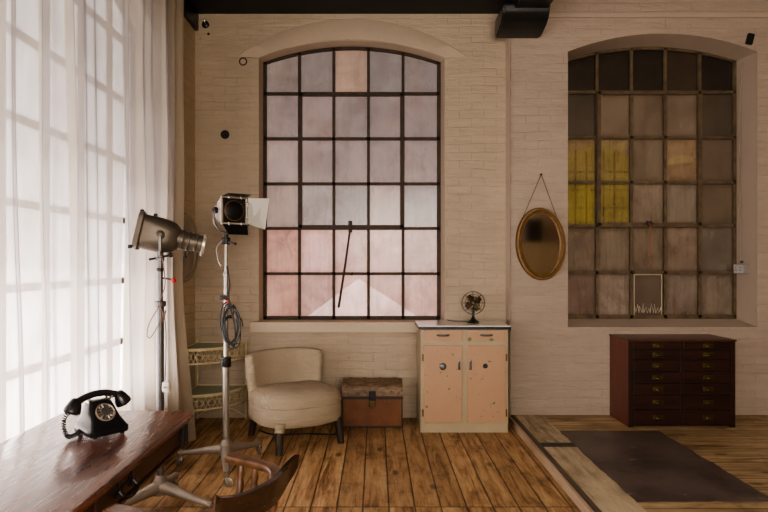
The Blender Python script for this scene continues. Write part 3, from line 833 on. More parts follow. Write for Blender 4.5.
# head 1 : snouted profile spotlight pointing right
def head1():
    base = S1+Vector((0,0,1.475))
    r = tag(empty('spotlight', base), 'grey snouted profile spotlight pointing right, in front of the sheer curtain', 'spotlight')
    c = Vector((.004, 0, .132)); ax = Vector((.91, .28, -.21)).normalized()
    rt = ax.to_track_quat('X', 'Z').to_matrix().to_4x4()
    T = Matrix.Translation(c) @ rt @ Matrix.Scale(.87, 4)
    # squarish lamphouse, rounded in section, lofted along its axis
    bm = B()
    secs = [(-.135,.13,.185,.03),(-.13,.165,.225,.045),(-.095,.178,.232,.06),(-.03,.185,.236,.075),(.04,.182,.226,.08),(.085,.160,.200,.075),(.115,.12,.150,.055),(.125,.09,.11,.044)]
    rings = []
    for x, w, hh, rr in secs: rings.append([bm.verts.new(T @ Vector((x, a, b))) for a, b in rrect(w, hh, rr, 6)])
    for A, Bb in zip(rings, rings[1:]):
        for k in range(len(A)): bm.faces.new((A[k], A[(k+1) % len(A)], Bb[(k+1) % len(A)], Bb[k]))
    bm.faces.new(rings[0][::-1]); bm.faces.new(rings[-1])
    hs = ob('lamp_house', bm, 'grey_paint', r, True)
    bm = B()
    rr2 = [[bm.verts.new(T @ Vector((x, a, b))) for a, b in rrect(w, hh, .04, 6)] for x, w, hh in ((-.158,.180,.245),(-.128,.190,.262),(-.118,.178,.245))]
    for A, Bb in zip(rr2, rr2[1:]):
        for k in range(len(A)): bm.faces.new((A[k], A[(k+1) % len(A)], Bb[(k+1) % len(A)], Bb[k]))
    bm.faces.new(rr2[0][::-1]); bm.faces.new(rr2[-1])
    ob('rear_plate', bm, 'grey_paint', r, True)
    for p in ((-.145,-.05,.128),(-.06,-.02,.122),(-.165,-.08,-.118)):
        bm = B(); lathe(bm, [(0,-.012),(.011,-.01),(.012,.008),(0,.014)], Matrix.Translation(T @ Vector(p)), 12)
        ob('thumb_screw', bm, 'black_metal', r, True)
    bm = B()
    mt = T @ Matrix.Rotation(PI/2, 4, 'Y')
    lathe(bm, [(.064,.105),(.066,.140),(.062,.145),(.062,.175),(.067,.178),(.067,.186),(.061,.190),(.061,.225),(.065,.228),(.065,.236),(.059,.240),(.059,.275),(.054,.275),(.050,.22),(0,.20)], mt, 28)
    ob('snoot', bm, 'grey_paint', r, True)
    bm = B()
    lathe(bm, [(.060,.125),(.069,.128),(.069,.145),(.060,.148)], mt, 28)
    ob('snoot_ring', bm, 'grey_paint', r, True)
    bm = B()
    lathe(bm, [(.058,.272),(.072,.274),(.072,.290),(.062,.294),(.060,.288)], mt, 28)
    for a in (.3, 2.2, 4.4):
        p = T @ Vector((.282, .078*math.cos(a), .076*math.sin(a))); lathe(bm, [(0,-.01),(.009,-.006),(.009,.006),(0,.01)], aim(p, rt @ Vector((0,math.cos(a),math.sin(a)))), 10)
    ob('lens_ring', bm, 'silver', r, True)
    bm = B(); lathe(bm, [(.0,.272),(.056,.274),(0,.288)], mt, 24); ob('lens', bm, 'bakelite', r, True)
    # focus knob under the snout
    bm = B(); p = T @ Vector((.175, -.03, -.072)); cyl(bm, p, p+Vector((0,-.006,-.03)), .008, seg=10); lathe(bm, [(0,-.008),(.012,-.006),(.012,.006),(0,.008)], aim(p+Vector((0,-.008,-.034)), (0,-.2,-1)), 12); ob('focus_knob', bm, 'black_metal', r, True)
    # yoke
    side = (rt @ Vector((0,1,0))).to_3d()
    bm = B()
    for s in (-1, 1):
        q = c+side*s*.096
        tube(bm, spline([q, q+Vector((0,0,-.10)), side*s*.075+Vector((0,0,.035)), Vector((0,0,.015))], 6), .009, 8)
    ob('yoke', bm, 'pole_grey', r, True)
    for s in (-1, 1):
        bm = B(); q = c+side*s*.090; lathe(bm, [(.026,-.012),(.026,.006),(.014,.014),(0,.016)], aim(q, side*s), 16)
        ob('pivot_knob', bm, 'grey_paint', r, True)
    bm = B(); cyl(bm, (0,0,-.01), (0,0,.03), .019, seg=14); ob('spigot', bm, 'pole_grey', r, True)
head1()
# cord of lamp 1 with white inline switch
def pt(x, y, d): return Vector(((x-376)/580*d, d, 1.45-(y-262)/580*d))
cr = tag(empty('power_cord', pt(160, 300, 3.36)), 'brown twisted cord with a white inline switch hanging from the left lamp stand', 'power cord')
o0 = Vector(cr.location)
bm = B()
tube(bm, [q-o0 for q in spline([pt(160,250,3.36), pt(163,262,3.34), pt(165,285,3.34), pt(160,303,3.36), pt(165,320,3.34), pt(166,345,3.34), pt(165,381,3.34)], 8)], .0035, 6)
tube(bm, [q-o0 for q in spline([pt(160,305,3.36), pt(150,322,3.33), pt(147,335,3.33), pt(151,337,3.33), pt(160,322,3.35), pt(166,310,3.36), pt(163,322,3.35)], 8)], .0030, 6)
ob('cord', bm, 'cable_brown', cr, True)
bm = B(); box(bm, pt(166,387,3.34)-o0, (.040,.022,.058), None, .008, 3); sw = ob('inline_switch', bm, 'white_plastic', cr, True)
bm = B(); box(bm, pt(166,387,3.34)-o0+Vector((0,-.012,0)), (.022,.006,.010), None, .002); ob('switch_button', bm, basic('grey rocker', (.25,.22,.2), .5), sw)

# stand 2
S2 = Vector((-1.06, 4.10, 0))
s2 = stand('lamp_stand', S2, [(.095,-.36), (-.335,.045), (.185,.26)], 'tall silver lamp stand on castors between the desk and the armchair', 'base_grey',
           [(.18,.745,.0235,'pole_silver'), (.745,1.36,.017,'pole_silver'), (1.36,1.60,.012,'pole_silver')], [(.745,.036,.075,'black_metal'), (1.205,.026,.03,'pole_silver'), (1.36,.021,.025,'pole_silver'), (1.60,.030,.05,'black_metal')])
bm = B(); box(bm, (-.01,-.03,1.20), (.05,.03,.03), None, .005); ob('lever_block', bm, 'black_metal', s2, True)
bm = B(); lathe(bm, [(0,-.012),(.011,-.008),(.012,.006),(0,.010)], aim((.022,-.045,1.175),(.3,-1,0)), 12); ob('red_knob', bm, 'red', s2, True)
bm = B(); box(bm, (-.005,-.024,.745), (.03,.045,.05), None, .005); ob('clamp', bm, 'black_metal', s2, True)
bm = B(); tube(bm, [(.0,-.01,1.60), (.05,-.04,1.585), (.075,-.05,1.578)], .006, 8); lathe(bm, [(0,-.012),(.012,0),(0,.012)], Matrix.Translation((.08,-.052,1.577)), 12); ob('tilt_knob', bm, 'black_metal', s2, True)
# hanging side arm of stand 2
bm = B(); tube(bm, spline([(-.02,-.02,1.60), (-.06,-.02,1.55), (-.05,-.02,1.47), (-.03,-.02,1.42)], 6), .005, 6); ob('side_arm', bm, 'pole_silver', s2, True)
def head2():
    base = S2+Vector((0,0,1.625))
    r = tag(empty('fresnel_lamp', base), 'silver fresnel studio lamp with open barn doors facing the room', 'fresnel lamp')
    c = Vector((.040, 0, .185))
    ax = Vector((.60, -.80, .0)).normalized()
    rt = ax.to_track_quat('X', 'Z').to_matrix().to_4x4(); T = Matrix.Translation(c) @ rt @ Matrix.Scale(.92, 4)
    side = (rt @ Vector((0,1,0))).to_3d(); mt = T @ Matrix.Rotation(PI/2, 4, 'Y')
    bm = B()
    lathe(bm, [(0,-.165),(.05,-.158),(.085,-.135),(.105,-.10),(.115,-.05),(.118,0),(.116,.02)], mt, 32)
    ob('lamp_house', bm, 'silver', r, True)
    bm = B()
    # square front gate with round opening: frame of four bars + corner plates
    hw = .100
    for (a, b, w_, h_) in ((0,hw,.21,.014),(0,-hw,.21,.014),(hw,0,.014,.21),(-hw,0,.014,.21)):
        t = B(); box(t, (0,0,0), (.022, w_, h_), None, .002); t.transform(T @ Matrix.Translation((.048, a, b))); merge(bm, t)
    ob('gate_frame', bm, 'silver', r)
    bm = B()
    t = B(); box(t, (0,0,0), (.05,.19,.19), None, .008); t.transform(T @ Matrix.Translation((.018,0,0))); merge(bm, t)
    ob('gate_plate', bm, 'black_metal', r)
    bm = B(); lathe(bm, [(0,.042),(.078,.042),(.078,.048),(.074,.049),(0,.0495)], mt, 32); ob('lens_rim', bm, 'gilt', r, True)
    bm = B(); lathe(bm, [(0,.062),(.03,.060),(.055,.056),(.0725,.050),(.0725,.044)], mt, 32); ob('lens', bm, 'lens_black', r, True)
    # barn doors
    def leaf(pts, mat, nm='barn_door'):
        bm = B(); n = len(pts)
        P = [T @ Vector(p) for p in pts]; nn = (P[1]-P[0]).cross(P[2]-P[0]).normalized()*.0015
        a = [bm.verts.new(p+nn) for p in P]; b = [bm.verts.new(p-nn) for p in P]
        bm.faces.new(a); bm.faces.new(b[::-1])
        for i in range(n): bm.faces.new((a[i], a[(i+1) % n], b[(i+1) % n], b[i]))
        ob(nm, bm, mat, r)
    x = .062
    leaf([(x,-.098,.106),(x,.098,.106),(x+.13,.075,.112),(x+.13,-.110,.112)], 'black_metal')   # top, tipped up
    leaf([(x,-.098,-.106),(x,.098,-.106),(x+.05,.085,-.185),(x+.05,-.075,-.185)], 'black_metal')    # bottom
    # the room-right leaf (camera right) swings wide
    s = 1 if (rt @ Vector((0,1,0))).x > 0 else -1
    leaf([(x,s*.106,.098),(x,s*.106,-.098),(x+.03,s*.235,-.140),(x+.05,s*.260,.105)], 'pale_leaf')
    leaf([(x,-s*.106,.098),(x,-s*.106,-.098),(x-.05,-s*.118,-.06),(x-.05,-s*.118,.06)], 'silver')
    for a, b in ((0,.104),(0,-.104),(s*.104,0)):
        for k in (-.05,.05):
            p = Vector((x, a+(k if a == 0 else 0), b+(k if a != 0 else 0)))
            bm = B(); lathe(bm, [(0,-.012),(.006,-.012),(.006,.012),(0,.012)], Matrix.Translation(T @ p), 8)
            ob('hinge', bm, 'chrome', r, True)
    # yoke
    bm = B()
    for k in (-1, 1):
        q = c+side*k*.128
        tube(bm, spline([q, q+Vector((0,0,-.07))+side*k*.004, c+side*k*.09+Vector((0,0,-.135)), c+Vector((0,0,-.160))], 7), .0075, 8)
    ob('yoke', bm, 'pole_grey', r, True)
    for k in (-1, 1):
        bm = B(); q = c+side*k*.118; lathe(bm, [(.022,-.014),(.022,.010),(.012,.02),(0,.02)], aim(q, side*k), 14)
        ob('pivot_knob', bm, 'black_metal', r, True)
    bm = B(); cyl(bm, (0,0,-.02), (0,0,.02), .016, seg=14); ob('spigot', bm, 'black_metal', r, True)
head2()
# coiled black cable on stand 2
cc = tag(empty('cable_coil', S2+Vector((.03,-.04,1.0))), 'black cable coiled in loops on the silver lamp stand', 'cable')
bm = B(); rg = random.Random(11)
P = [Vector((-.012,0,.42)), Vector((.005,0,.30)), Vector((.0,-.01,.2)), Vector((.03,-.01,.13))]
for k in range(5):
    cx, cz, w_, h_ = rg.uniform(.0,.05), rg.uniform(-.02,.03), rg.uniform(.035,.065), rg.uniform(.10,.17)
    tl = rg.uniform(-.5,.5)
    for a in range(10):
        th = PI/2+a*2*PI/10; x_, z_ = w_*math.cos(th), h_*math.sin(th)
        P.append(Vector((cx+x_*math.cos(tl)-z_*math.sin(tl)*.6, -.02+.008*k, cz+z_*math.cos(tl)+x_*math.sin(tl))))
P += [Vector((.09,-.01,.05)), Vector((.10,-.01,.0))]
tube(bm, spline(P, 4), .0055, 6); ob('loop', bm, 'cable', cc, True)
bm = B(); lathe(bm, [(.034,-.006),(.036,0),(.034,.006)], Matrix.Translation((-.02,.04,.06)), 16); ob('cable_tie', bm, 'black_metal', cc)

# ------------------------------------------------------------------ round disc hung on left wall
r = tag(empty('round_disc', (XL+.017, 5.07, 1.575)), 'round grey-rimmed disc hung on the left wall behind the curtain edge', 'disc')
mt = aim((.0,0,0), (1,0,0))
bm = B(); lathe(bm, [(.245,-.018),(.30,-.018),(.305,.0),(.295,.02),(.255,.02),(.245,.005)], mt, 48); ob('rim', bm, 'ring_frame', r, True)
bm = B(); lathe(bm, [(0,-.012),(.25,-.012),(.25,-.004),(0,-.004)], mt, 40); ob('disc_face', bm, basic('dusty pale disc', (.78,.68,.53), .5), r)
bm = B(); lathe(bm, [(0,-.004),(.07,-.004),(.07,.006),(.06,.012),(0,.014)], mt, 28); ob('disc_hub', bm, basic('pale hub', (.50,.44,.34), .5), r, True)

# ------------------------------------------------------------------ corner shelf
def etagere():
    X0, Y0, R = -1.655, 5.372, .45
    r = tag(empty('corner_shelf', (X0, Y0, 0)), 'cream wire corner shelf with two green glass tiers in the corner beside the curtain', 'shelf')
    def arc(rad, n=28, bulge=0.0):
        out = []
        for k in range(n+1):
            a = PI/2*k/n; out.append((rad*math.cos(a), -rad*math.sin(a)))
        return out
    for z in (.70, .305):
        bm = B(); pts = [(0,0)]+arc(R-.01)
        a = [bm.verts.new((x,y,z-.003)) for x, y in pts]; b = [bm.verts.new((x,y,z+.003)) for x, y in pts]
        bm.faces.new(a[::-1]); bm.faces.new(b)
        for i in range(len(pts)): bm.faces.new((a[i], a[(i+1) % len(pts)], b[(i+1) % len(pts)], b[i]))
        g = ob('glass_shelf', bm, 'shelf_glass', r)
        bm = B()
        for zz, rad in ((z+.004,.0085),(z-.008,.006),(z-.120,.0085)):
            tube(bm, [(x,y,zz) for x, y in arc(R)], rad, 8)
            tube(bm, [(0,0,zz),(R,0,zz)], rad*.8, 8); tube(bm, [(0,0,zz),(0,-R,zz)], rad*.8, 8)
        ob('shelf_rim', bm, 'wicker', r, True)
        bm = B(); N = 7
        for k in range(N):                                  # scrolling lattice between the two rails
            a0, a1 = PI/2*k/N, PI/2*(k+1)/N
            q = lambda f, dz: (R*math.cos(a0+(a1-a0)*f), -R*math.sin(a0+(a1-a0)*f), z-.012+dz)
            tube(bm, spline([q(0,-.10), q(.25,-.03), q(.5,-.004), q(.75,-.03), q(1,-.10)], 4), .0026, 5)
            tube(bm, spline([q(0,-.004), q(.25,-.07), q(.5,-.10), q(.75,-.07), q(1,-.004)], 4), .0026, 5)
            tube(bm, [q(.5+.25*math.cos(t*PI/5), -.052+.025*math.sin(t*PI/5)) for t in range(10)], .0028, 5, closed=True)
        for ax_ in (0, 1):
            for k in range(5):
                f = lambda u, dz: ((R*(k+u)/5, 0, z-.012+dz) if ax_ == 0 else (0, -R*(k+u)/5, z-.012+dz))
                tube(bm, spline([f(0,-.10), f(.5,-.004), f(1,-.10)], 4), .003, 5)
        ob('lattice', bm, 'wicker', r, True)
    for x, y in ((0,0),(R,0),(0,-R)):
        bm = B(); cyl(bm, (x,y,0), (x,y,.712), .0095, seg=10); lathe(bm, [(0,.70),(.014,.706),(.012,.722),(0,.728)], Matrix.Translation((x,y,0)), 12); ob('leg', bm, 'wicker', r, True)
    bm = B(); tube(bm, spline([(R,0,.02),(R*.75,-.02,.09),(R*.5,-.02,.11),(R*.25,-.02,.09),(0,0,.02)], 6), .006, 6); tube(bm, spline([(0,-R,.02),(.02,-R*.75,.09),(.02,-R*.5,.11),(.02,-R*.25,.09),(0,0,.02)], 6), .006, 6)
    ob('brace', bm, 'wicker', r, True)
etagere()

# ------------------------------------------------------------------ slipper chair
def armchair():
    r = tag(empty('slipper_chair', (-.650, 4.74, 0), math.radians(31)), 'low armless easy chair in a cream linen loose cover beside the trunk', 'armchair')
    def sup(a, b, n, th, back=3.6):
        c, s = math.cos(th), math.sin(th)
        nn = n if s < 0 else back
        return a*math.copysign(abs(c)**(2/nn), c), b*math.copysign(abs(s)**(2/nn), s)
    N = 72
    def loft(levels, nx=2.5, wr=.0):
        bm = B(); rings = []
        for z, a, b, tilt in levels:
            ring = []
            for k in range(N):
                th = 2*PI*k/N; x, y = sup(a, b, nx, th)
                w = wr*noise.noise(Vector((x*5, y*5, z*16)))
                ring.append(bm.verts.new((x+w, y+w, z+tilt*(-y)+wr*1.2*noise.noise(Vector((x*6+3, y*6, z*9))))))
            rings.append(ring)
        for A, Bb in zip(rings, rings[1:]):
            for k in range(N): bm.faces.new((A[k], A[(k+1) % N], Bb[(k+1) % N], Bb[k]))
        bm.faces.new(rings[0][::-1]); bm.faces.new(rings[-1])
        return bm
    bm = loft([(.185,.345,.325,0),(.19,.352,.332,0),(.235,.352,.334,0),(.28,.350,.332,.0),(.325,.348,.330,.01),(.335,.342,.325,.01)], wr=.006)
    ob('skirt', bm, 'linen', r, True, False)
    bm = loft([(.318,.335,.318,.01),(.325,.350,.334,.015),(.332,.352,.336,.015),(.345,.350,.334,.02),(.37,.348,.332,.02),(.398,.335,.318,.025),(.420,.30,.285,.03),(.434,.23,.22,.03),(.440,.12,.11,.03),(.441,.02,.02,.03)], wr=.008)
    ob('seat_cushion', bm, 'linen', r, True, False)
    bm = B(); pipe = []
    for k in range(N):
        x, y = sup(.352,.335,2.5,2*PI*k/N); pipe.append((x, y, .333-.012*y+.003*math.sin(k)))
    tube(bm, pipe, .005, 6, closed=True); ob('piping', bm, 'linen', r, True)
    # wrap-around back
    bm = B(); nu, rings = 44, []
    for i in range(nu+1):
        u = -1+2*i/nu; au = abs(u)
        ph = u*math.radians(52)
        cx = .315*math.sin(ph)/math.sin(math.radians(52)); cy = .30-.115*(1-math.cos(ph))/(1-math.cos(math.radians(52)))
        nrm = Vector((math.sin(ph)*.75, math.cos(ph), 0)).normalized()
        topz = .700-.030*au**3; thk = .105*(1-.25*au**4)
        if au > .9: thk *= math.sqrt(max(.06, 1-((au-.9)/.1)**2*.9)); topz -= .045*((au-.9)/.1)**2
        ring = []
        botz = .25
        for a, b in rrect(1, 1, .18, 5):
            zz = botz+(topz-botz)*(b+.5)
            w = .008*noise.noise(Vector((cx*6, zz*6, a)))
            lean = .14*max(0, zz-.35)
            t_ = thk*(.85 if zz > .6 else 1)
            bulge = .0
            p = Vector((cx, cy, zz))+nrm*(a*t_+lean+w)
            ring.append(bm.verts.new(p))
        rings.append(ring)
    K = len(rings[0])
    for A, Bb in zip(rings, rings[1:]):
        for k in range(K): bm.faces.new((A[k], A[(k+1) % K], Bb[(k+1) % K], Bb[k]))
    bm.faces.new(rings[0][::-1]); bm.faces.new(rings[-1])
    ob('backrest', bm, 'linen', r, True, False)
    bm = B(); tube(bm, [(0,.205,.44),(0,.225,.56),(0,.243,.66)], .004, 6); ob('back_seam', bm, 'linen', r, True)
    for x, y, ox, oy in ((-.25,-.27,-.02,-.03),(.25,-.25,.02,-.02),(-.25,.26,-.03,.04),(.25,.26,.03,.04)):
        bm = B(); tube(bm, [(x,y,.20),(x+ox*.6,y+oy*.6,.10),(x+ox,y+oy,0)], [.033,.031,.026], 14)
        ob('leg', bm, 'leg_dark', r, True)
    bm = B(); tube(bm, [(-.258,-.278,.160),(-.252,-.272,.19),(-.25,-.27,.23)], [.037,.038,.040], 12); ob('cover_cuff', bm, 'linen', r, True)
armchair()
bm = B(); tube(bm, spline([(-1.0,4.98,.006), (-.85,4.85,.007), (-.6,4.88,.006), (-.38,4.86,.007), (-.30,4.92,.006), (-.32,5.2,.006)], 8), .006, 6)
tag(ob('floor_cable', bm, 'cable', None, True), 'thin black cable lying on the floorboards under the linen chair', 'cable')

# ------------------------------------------------------------------ trunk
def trunk():
    r = tag(empty('trunk', (-.032, 5.215, 0)), 'old brown tin trunk with a scuffed domed lid against the wall', 'trunk')
    w, y0, y1 = .53, -.135, .135
    bm = B(); bx(bm, -w/2+.006, w/2-.006, y0, y1, .004, .262, .006); ob('body', bm, 'trunk', r)
    bm = B()
    prof = []
    for k in range(11):
        a = PI*k/10; prof.append((-.142*math.cos(a)*1.0, .325+.078*math.sin(a)**.8))
    prof = [(y0-.008,.262)]+prof+[(y1+.008,.262)]
    n = 12; rows = []
    xs = [-w/2+w*i/n for i in range(n+1)]
    for x in xs: rows.append([bm.verts.new((x, y, z)) for y, z in prof])
    for A, Bb in zip(rows, rows[1:]):
        for k in range(len(prof)): bm.faces.new((A[k], A[(k+1) % len(prof)], Bb[(k+1) % len(prof)], Bb[k]))
    bm.faces.new(rows[0][::-1]); bm.faces.new(rows[-1])
    ob('lid', bm, 'trunk_lid', r, True)
    bm = B()
    for x in (-.20,-.07,.07,.20):
        sweep(bm, [(x, y*1.02, z+.003) for y, z in prof[1:-1]], lambda t: [(-.010,-.003),(.010,-.003),(.010,.003),(-.010,.003)], up=Vector((0,.0,1)) )
    ob('lid_rib', bm, 'trunk_lid', r)
    bm = B(); bx(bm, -w/2-.004, w/2+.004, y0-.014, y1+.010, .250, .276, .004); ob('rim_band', bm, 'trunk_band', r)
    bm = B(); bx(bm, -w/2, w/2, y0-.005, y1, .0, .016, .003); ob('base_band', bm, 'trunk_band', r)
    for s in (-1, 1):
        bm = B(); bx(bm, s*(w/2-.012), s*(w/2+.001), y0-.004, y0+.02, .01, .255, .003); ob('corner_band', bm, 'trunk_band', r)
    for x in (.11,.13,.15):
        bm = B(); bx(bm, x-.003, x+.003, y0-.003, y0+.004, .05, .23, .001); ob('pressed_rib', bm, 'trunk', r)
    bm = B(); bx(bm, -.030, .030, y0-.022, y0-.004, .235, .325, .004); h = ob('hasp', bm, 'black_metal', r)
    bm = B(); bx(bm, -.026, .026, y0-.030, y0-.006, .185, .240, .005); tube(bm, [(-.016,y0-.018,.236),(-.016,y0-.018,.258),(.0,y0-.018,.268),(.016,y0-.018,.258),(.016,y0-.018,.236)], .004, 6); ob('padlock', bm, 'brass', h)
trunk()

# ------------------------------------------------------------------ kitchen cabinet
def cabinet():
    r = tag(empty('kitchen_cabinet', (.750, 4.92, 0)), 'cream kitchen cabinet with chipped pink doors and white enamel top under the window', 'cabinet')
    w, d, hh = .744, .455, .911
    x0, x1 = -w/2, w/2
    bm = B()
    bx(bm, x0, x0+.02, .012, d, 0, hh-.03, .002); bx(bm, x1-.02, x1, .012, d, 0, hh-.03, .002); bx(bm, x0, x1, d-.012, d, 0, hh-.03)
    bx(bm, x0, x1, .012, d, .08, .10); bx(bm, x0, x1, .012, d, hh-.05, hh-.03)
    bx(bm, x0+.001, x1-.001, .0, .03, .738, .784, .001); bx(bm, -.024, .024, .001, .03, .08, hh-.031, .001); bx(bm, x0, x0+.030, .0005, .03, .08, hh-.03, .001); bx(bm, x1-.030, x1, .0005, .03, .08, hh-.03, .001); bx(bm, x0+.01, x1-.01, .0, .03, hh-.038, hh-.03)
    ob('carcass', bm, 'cream', r)
    bm = B(); bx(bm, x0+.003, x1-.003, .010, d-.01, .0, .082, .002); ob('plinth', bm, 'cream', r)
    bm = B(); bx(bm, x0-.018, x1+.018, -.014, d, hh-.010, hh, .004); ob('worktop', bm, 'enamel', r)
    bm = B(); bx(bm, x0-.020, x1+.020, -.016, d, hh-.033, hh-.009, .003); ob('worktop_edge', bm, 'enamel_edge', r)
    for s, (a, b) in ((-1, (-.347,-.020)), (1, (.022,.349))):
        bm = B(); bx(bm, a, b, -.008, .30, .780, .874, .004); dr = ob('drawer', bm, 'pink', r)
        cx = (a+b)/2; bm = B()
        bx(bm, cx-.055, cx+.055, -.010, -.006, .824, .836, .002)
        tube(bm, spline([(cx-.045,-.008,.832),(cx-.035,-.024,.830),(cx,-.028,.829),(cx+.035,-.024,.830),(cx+.045,-.008,.832)], 5), .008, 8)
        ob('handle', bm, 'pole_grey', dr, True)
        bm = B(); bx(bm, a, b, -.012, .010, .088, .742, .005); do = ob('door', bm, 'pink', r)
        hx = -.046 if s < 0 else .050; bm = B()
        bx(bm, hx-.011, hx+.011, -.013, -.008, .535, .625, .003); tube(bm, [(hx,-.013,.60),(hx,-.032,.595),(hx,-.034,.56),(hx-.0,-.030,.545)], .006, 8)
        ob('handle', bm, 'pole_grey', do, True)
        bm = B()
        if s < 0:
            lathe(bm, [(.030,0),(.030,.006),(.024,.012),(.010,.014),(0,.012)], aim((-.185,-.012,.565), (0,-1,0)), 24); ob('vent_cap', bm, 'pole_grey', do, True)
        else:
            lathe(bm, [(.021,0),(.021,.002),(0,.0025)], aim((.175,-.012,.570), (0,-1,0)), 24); ob('vent_hole', bm, 'black_metal', do)
        for z in (.17,.64):
            hx2 = a-.006 if s < 0 else b+.006
            bm = B(); cyl(bm, (hx2,-.004,z-.03), (hx2,-.004,z+.03), .006, seg=10); ob('hinge', bm, 'brass', do)
cabinet()

# ------------------------------------------------------------------ desk fan
def fan():
    r = tag(empty('desk_fan', (.865, 5.16, .9115), math.radians(-10)), 'small dark desk fan with a wire cage on the enamel cabinet top', 'fan')
    bm = B(); lathe(bm, [(.052,0),(.055,.006),(.045,.014),(.026,.028),(.014,.045),(.010,.062),(.012,.110)], None, 24); ob('base', bm, basic('dark green black fan enamel', (.012,.016,.015), .3), r, True)
    c = Vector((0,-.02,.176)); ax = Vector((.15,-1,.10)).normalized(); mt = aim(c, ax)
    bm = B(); lathe(bm, [(0,-.075),(.022,-.07),(.030,-.045),(.030,-.01),(.018,.0),(0,.0)], mt, 20); cyl(bm, (0,.005,.10), c+Vector((0,.03,-.02)), .008, seg=10); ob('motor', bm, basic('dark fan enamel', (.02,.02,.02), .3), r, True)
    bm = B(); lathe(bm, [(0,.0),(.014,.002),(.014,.018),(0,.022)], mt, 16); hb = ob('hub', bm, 'brass', r, True)
    for k in range(4):
        a = k*PI/2+.62; bm = B(); G = []
        for i in range(9):
            u = i/8; rad = .012+.066*u; wd = .010+.026*math.sin(min(1, u*1.15+.12)*PI*.85)
            row = []
            for j in range(5):
                v = -1+j/2
                p = Vector((rad*math.cos(a)-v*wd*math.sin(a), rad*math.sin(a)+v*wd*math.cos(a), .010+v*.010))
                row.append(bm.verts.new(mt @ p))
            G.append(row)
        for A, Bb in zip(G, G[1:]):
            for j in range(4): bm.faces.new((A[j], A[j+1], Bb[j+1], Bb[j]))
        o = ob('blade', bm, basic('bronze blade', (.10,.075,.045), .35, .8) if k == 0 else M['blade'], hb, True)
        if k == 0: M['blade'] = o.data.materials[0]
        so = o.modifiers.new('Solidify', 'SOLIDIFY'); so.thickness = .0015
    bm = B()
    for R_, z in ((.102,.0),(.100,.028),(.075,.036),(.100,-.03),(.02,.040)):
        tube(bm, [mt @ Vector((R_*math.cos(t*2*PI/36), R_*math.sin(t*2*PI/36), z)) for t in range(36)], .0018, 5, closed=True)
    for k in range(8):
        a = k*2*PI/8
        tube(bm, [mt @ Vector((R_*math.cos(a), R_*math.sin(a), z)) for R_, z in ((.02,.040),(.075,.037),(.100,.028),(.102,0),(.100,-.03),(.03,-.04))], .0014, 5)
    ob('cage', bm, 'black_metal', r, True)
    bm = B(); tube(bm, spline([(-.04,.03,.006),(-.10,.05,.005),(-.16,.06,.004),(-.22,.07,.008),(-.235,.14,.012)], 6), .003, 6); ob('flex', bm, 'cable', r, True)
fan()

# ------------------------------------------------------------------ plan chest
def plan_chest():
    r = tag(empty('plan_chest', (2.555, 4.843, PZ)), 'dark mahogany plan chest of fourteen drawers with brass pulls under the right window', 'chest of drawers')
    w, d, hh = .892, .390, .733; x0, x1 = -w/2, w/2
    bm = B(); bx(bm, x0+.012, x1-.012, .010, d, .012, hh-.016, .002); ob('carcass', bm, 'drawer', r)
    for s in (-1, 1):
        bm = B(); xx = s*(w/2-.012); bx(bm, min(xx, xx+s*.012), max(xx, xx+s*.012), .006, d, 0, hh-.014, .002); ob('side_panel', bm, 'mahog_side', r)
        bm = B(); bx(bm, s*(w/2)-s*.040, s*w/2, .0, .012, 0, hh-.014, .002); ob('stile', bm, 'drawer', r)
    bm = B(); bx(bm, -.014, .010, .0, .012, .02, hh-.014, .002); ob('divider', bm, 'drawer', r)
    bm = B(); bx(bm, x0-.008, x1+.008, -.008, d, hh-.016, hh, .004); ob('top', bm, 'mahog', r)
    ys = [341.5, 349.6, 359.4, 371.2, 383, 394.2, 409.0, 424.5]
    zs = [hh-.016-(y-341.5)/(424.5-341.5)*(hh-.016-.018) for y in ys]
    for (a, b) in ((x0+.042, -.016), (.012, x1-.042)):
        for k in range(7):
            bm = B(); bx(bm, a, b, -.002, .30, zs[k+1]+.003, zs[k]-.003, .003); dr = ob('drawer', bm, 'drawer', r)
            cx = (a+b)/2+.008; cz = (zs[k]+zs[k+1])/2
            bm = B(); bx(bm, cx-.045, cx+.045, -.005, -.002, cz-.018, cz+.020, .001)
            bx(bm, cx-.045, cx+.045, -.009, -.004, cz+.015, cz+.020, .001)
            lathe(bm, [(.0,0),(.022,.0),(.020,.010),(.010,.016),(0,.018)], aim((cx,-.004,cz-.005), (0,-1,0)), 16, 1.0, .6)
            ob('cup_pull', bm, 'brass', dr, True)
plan_chest()

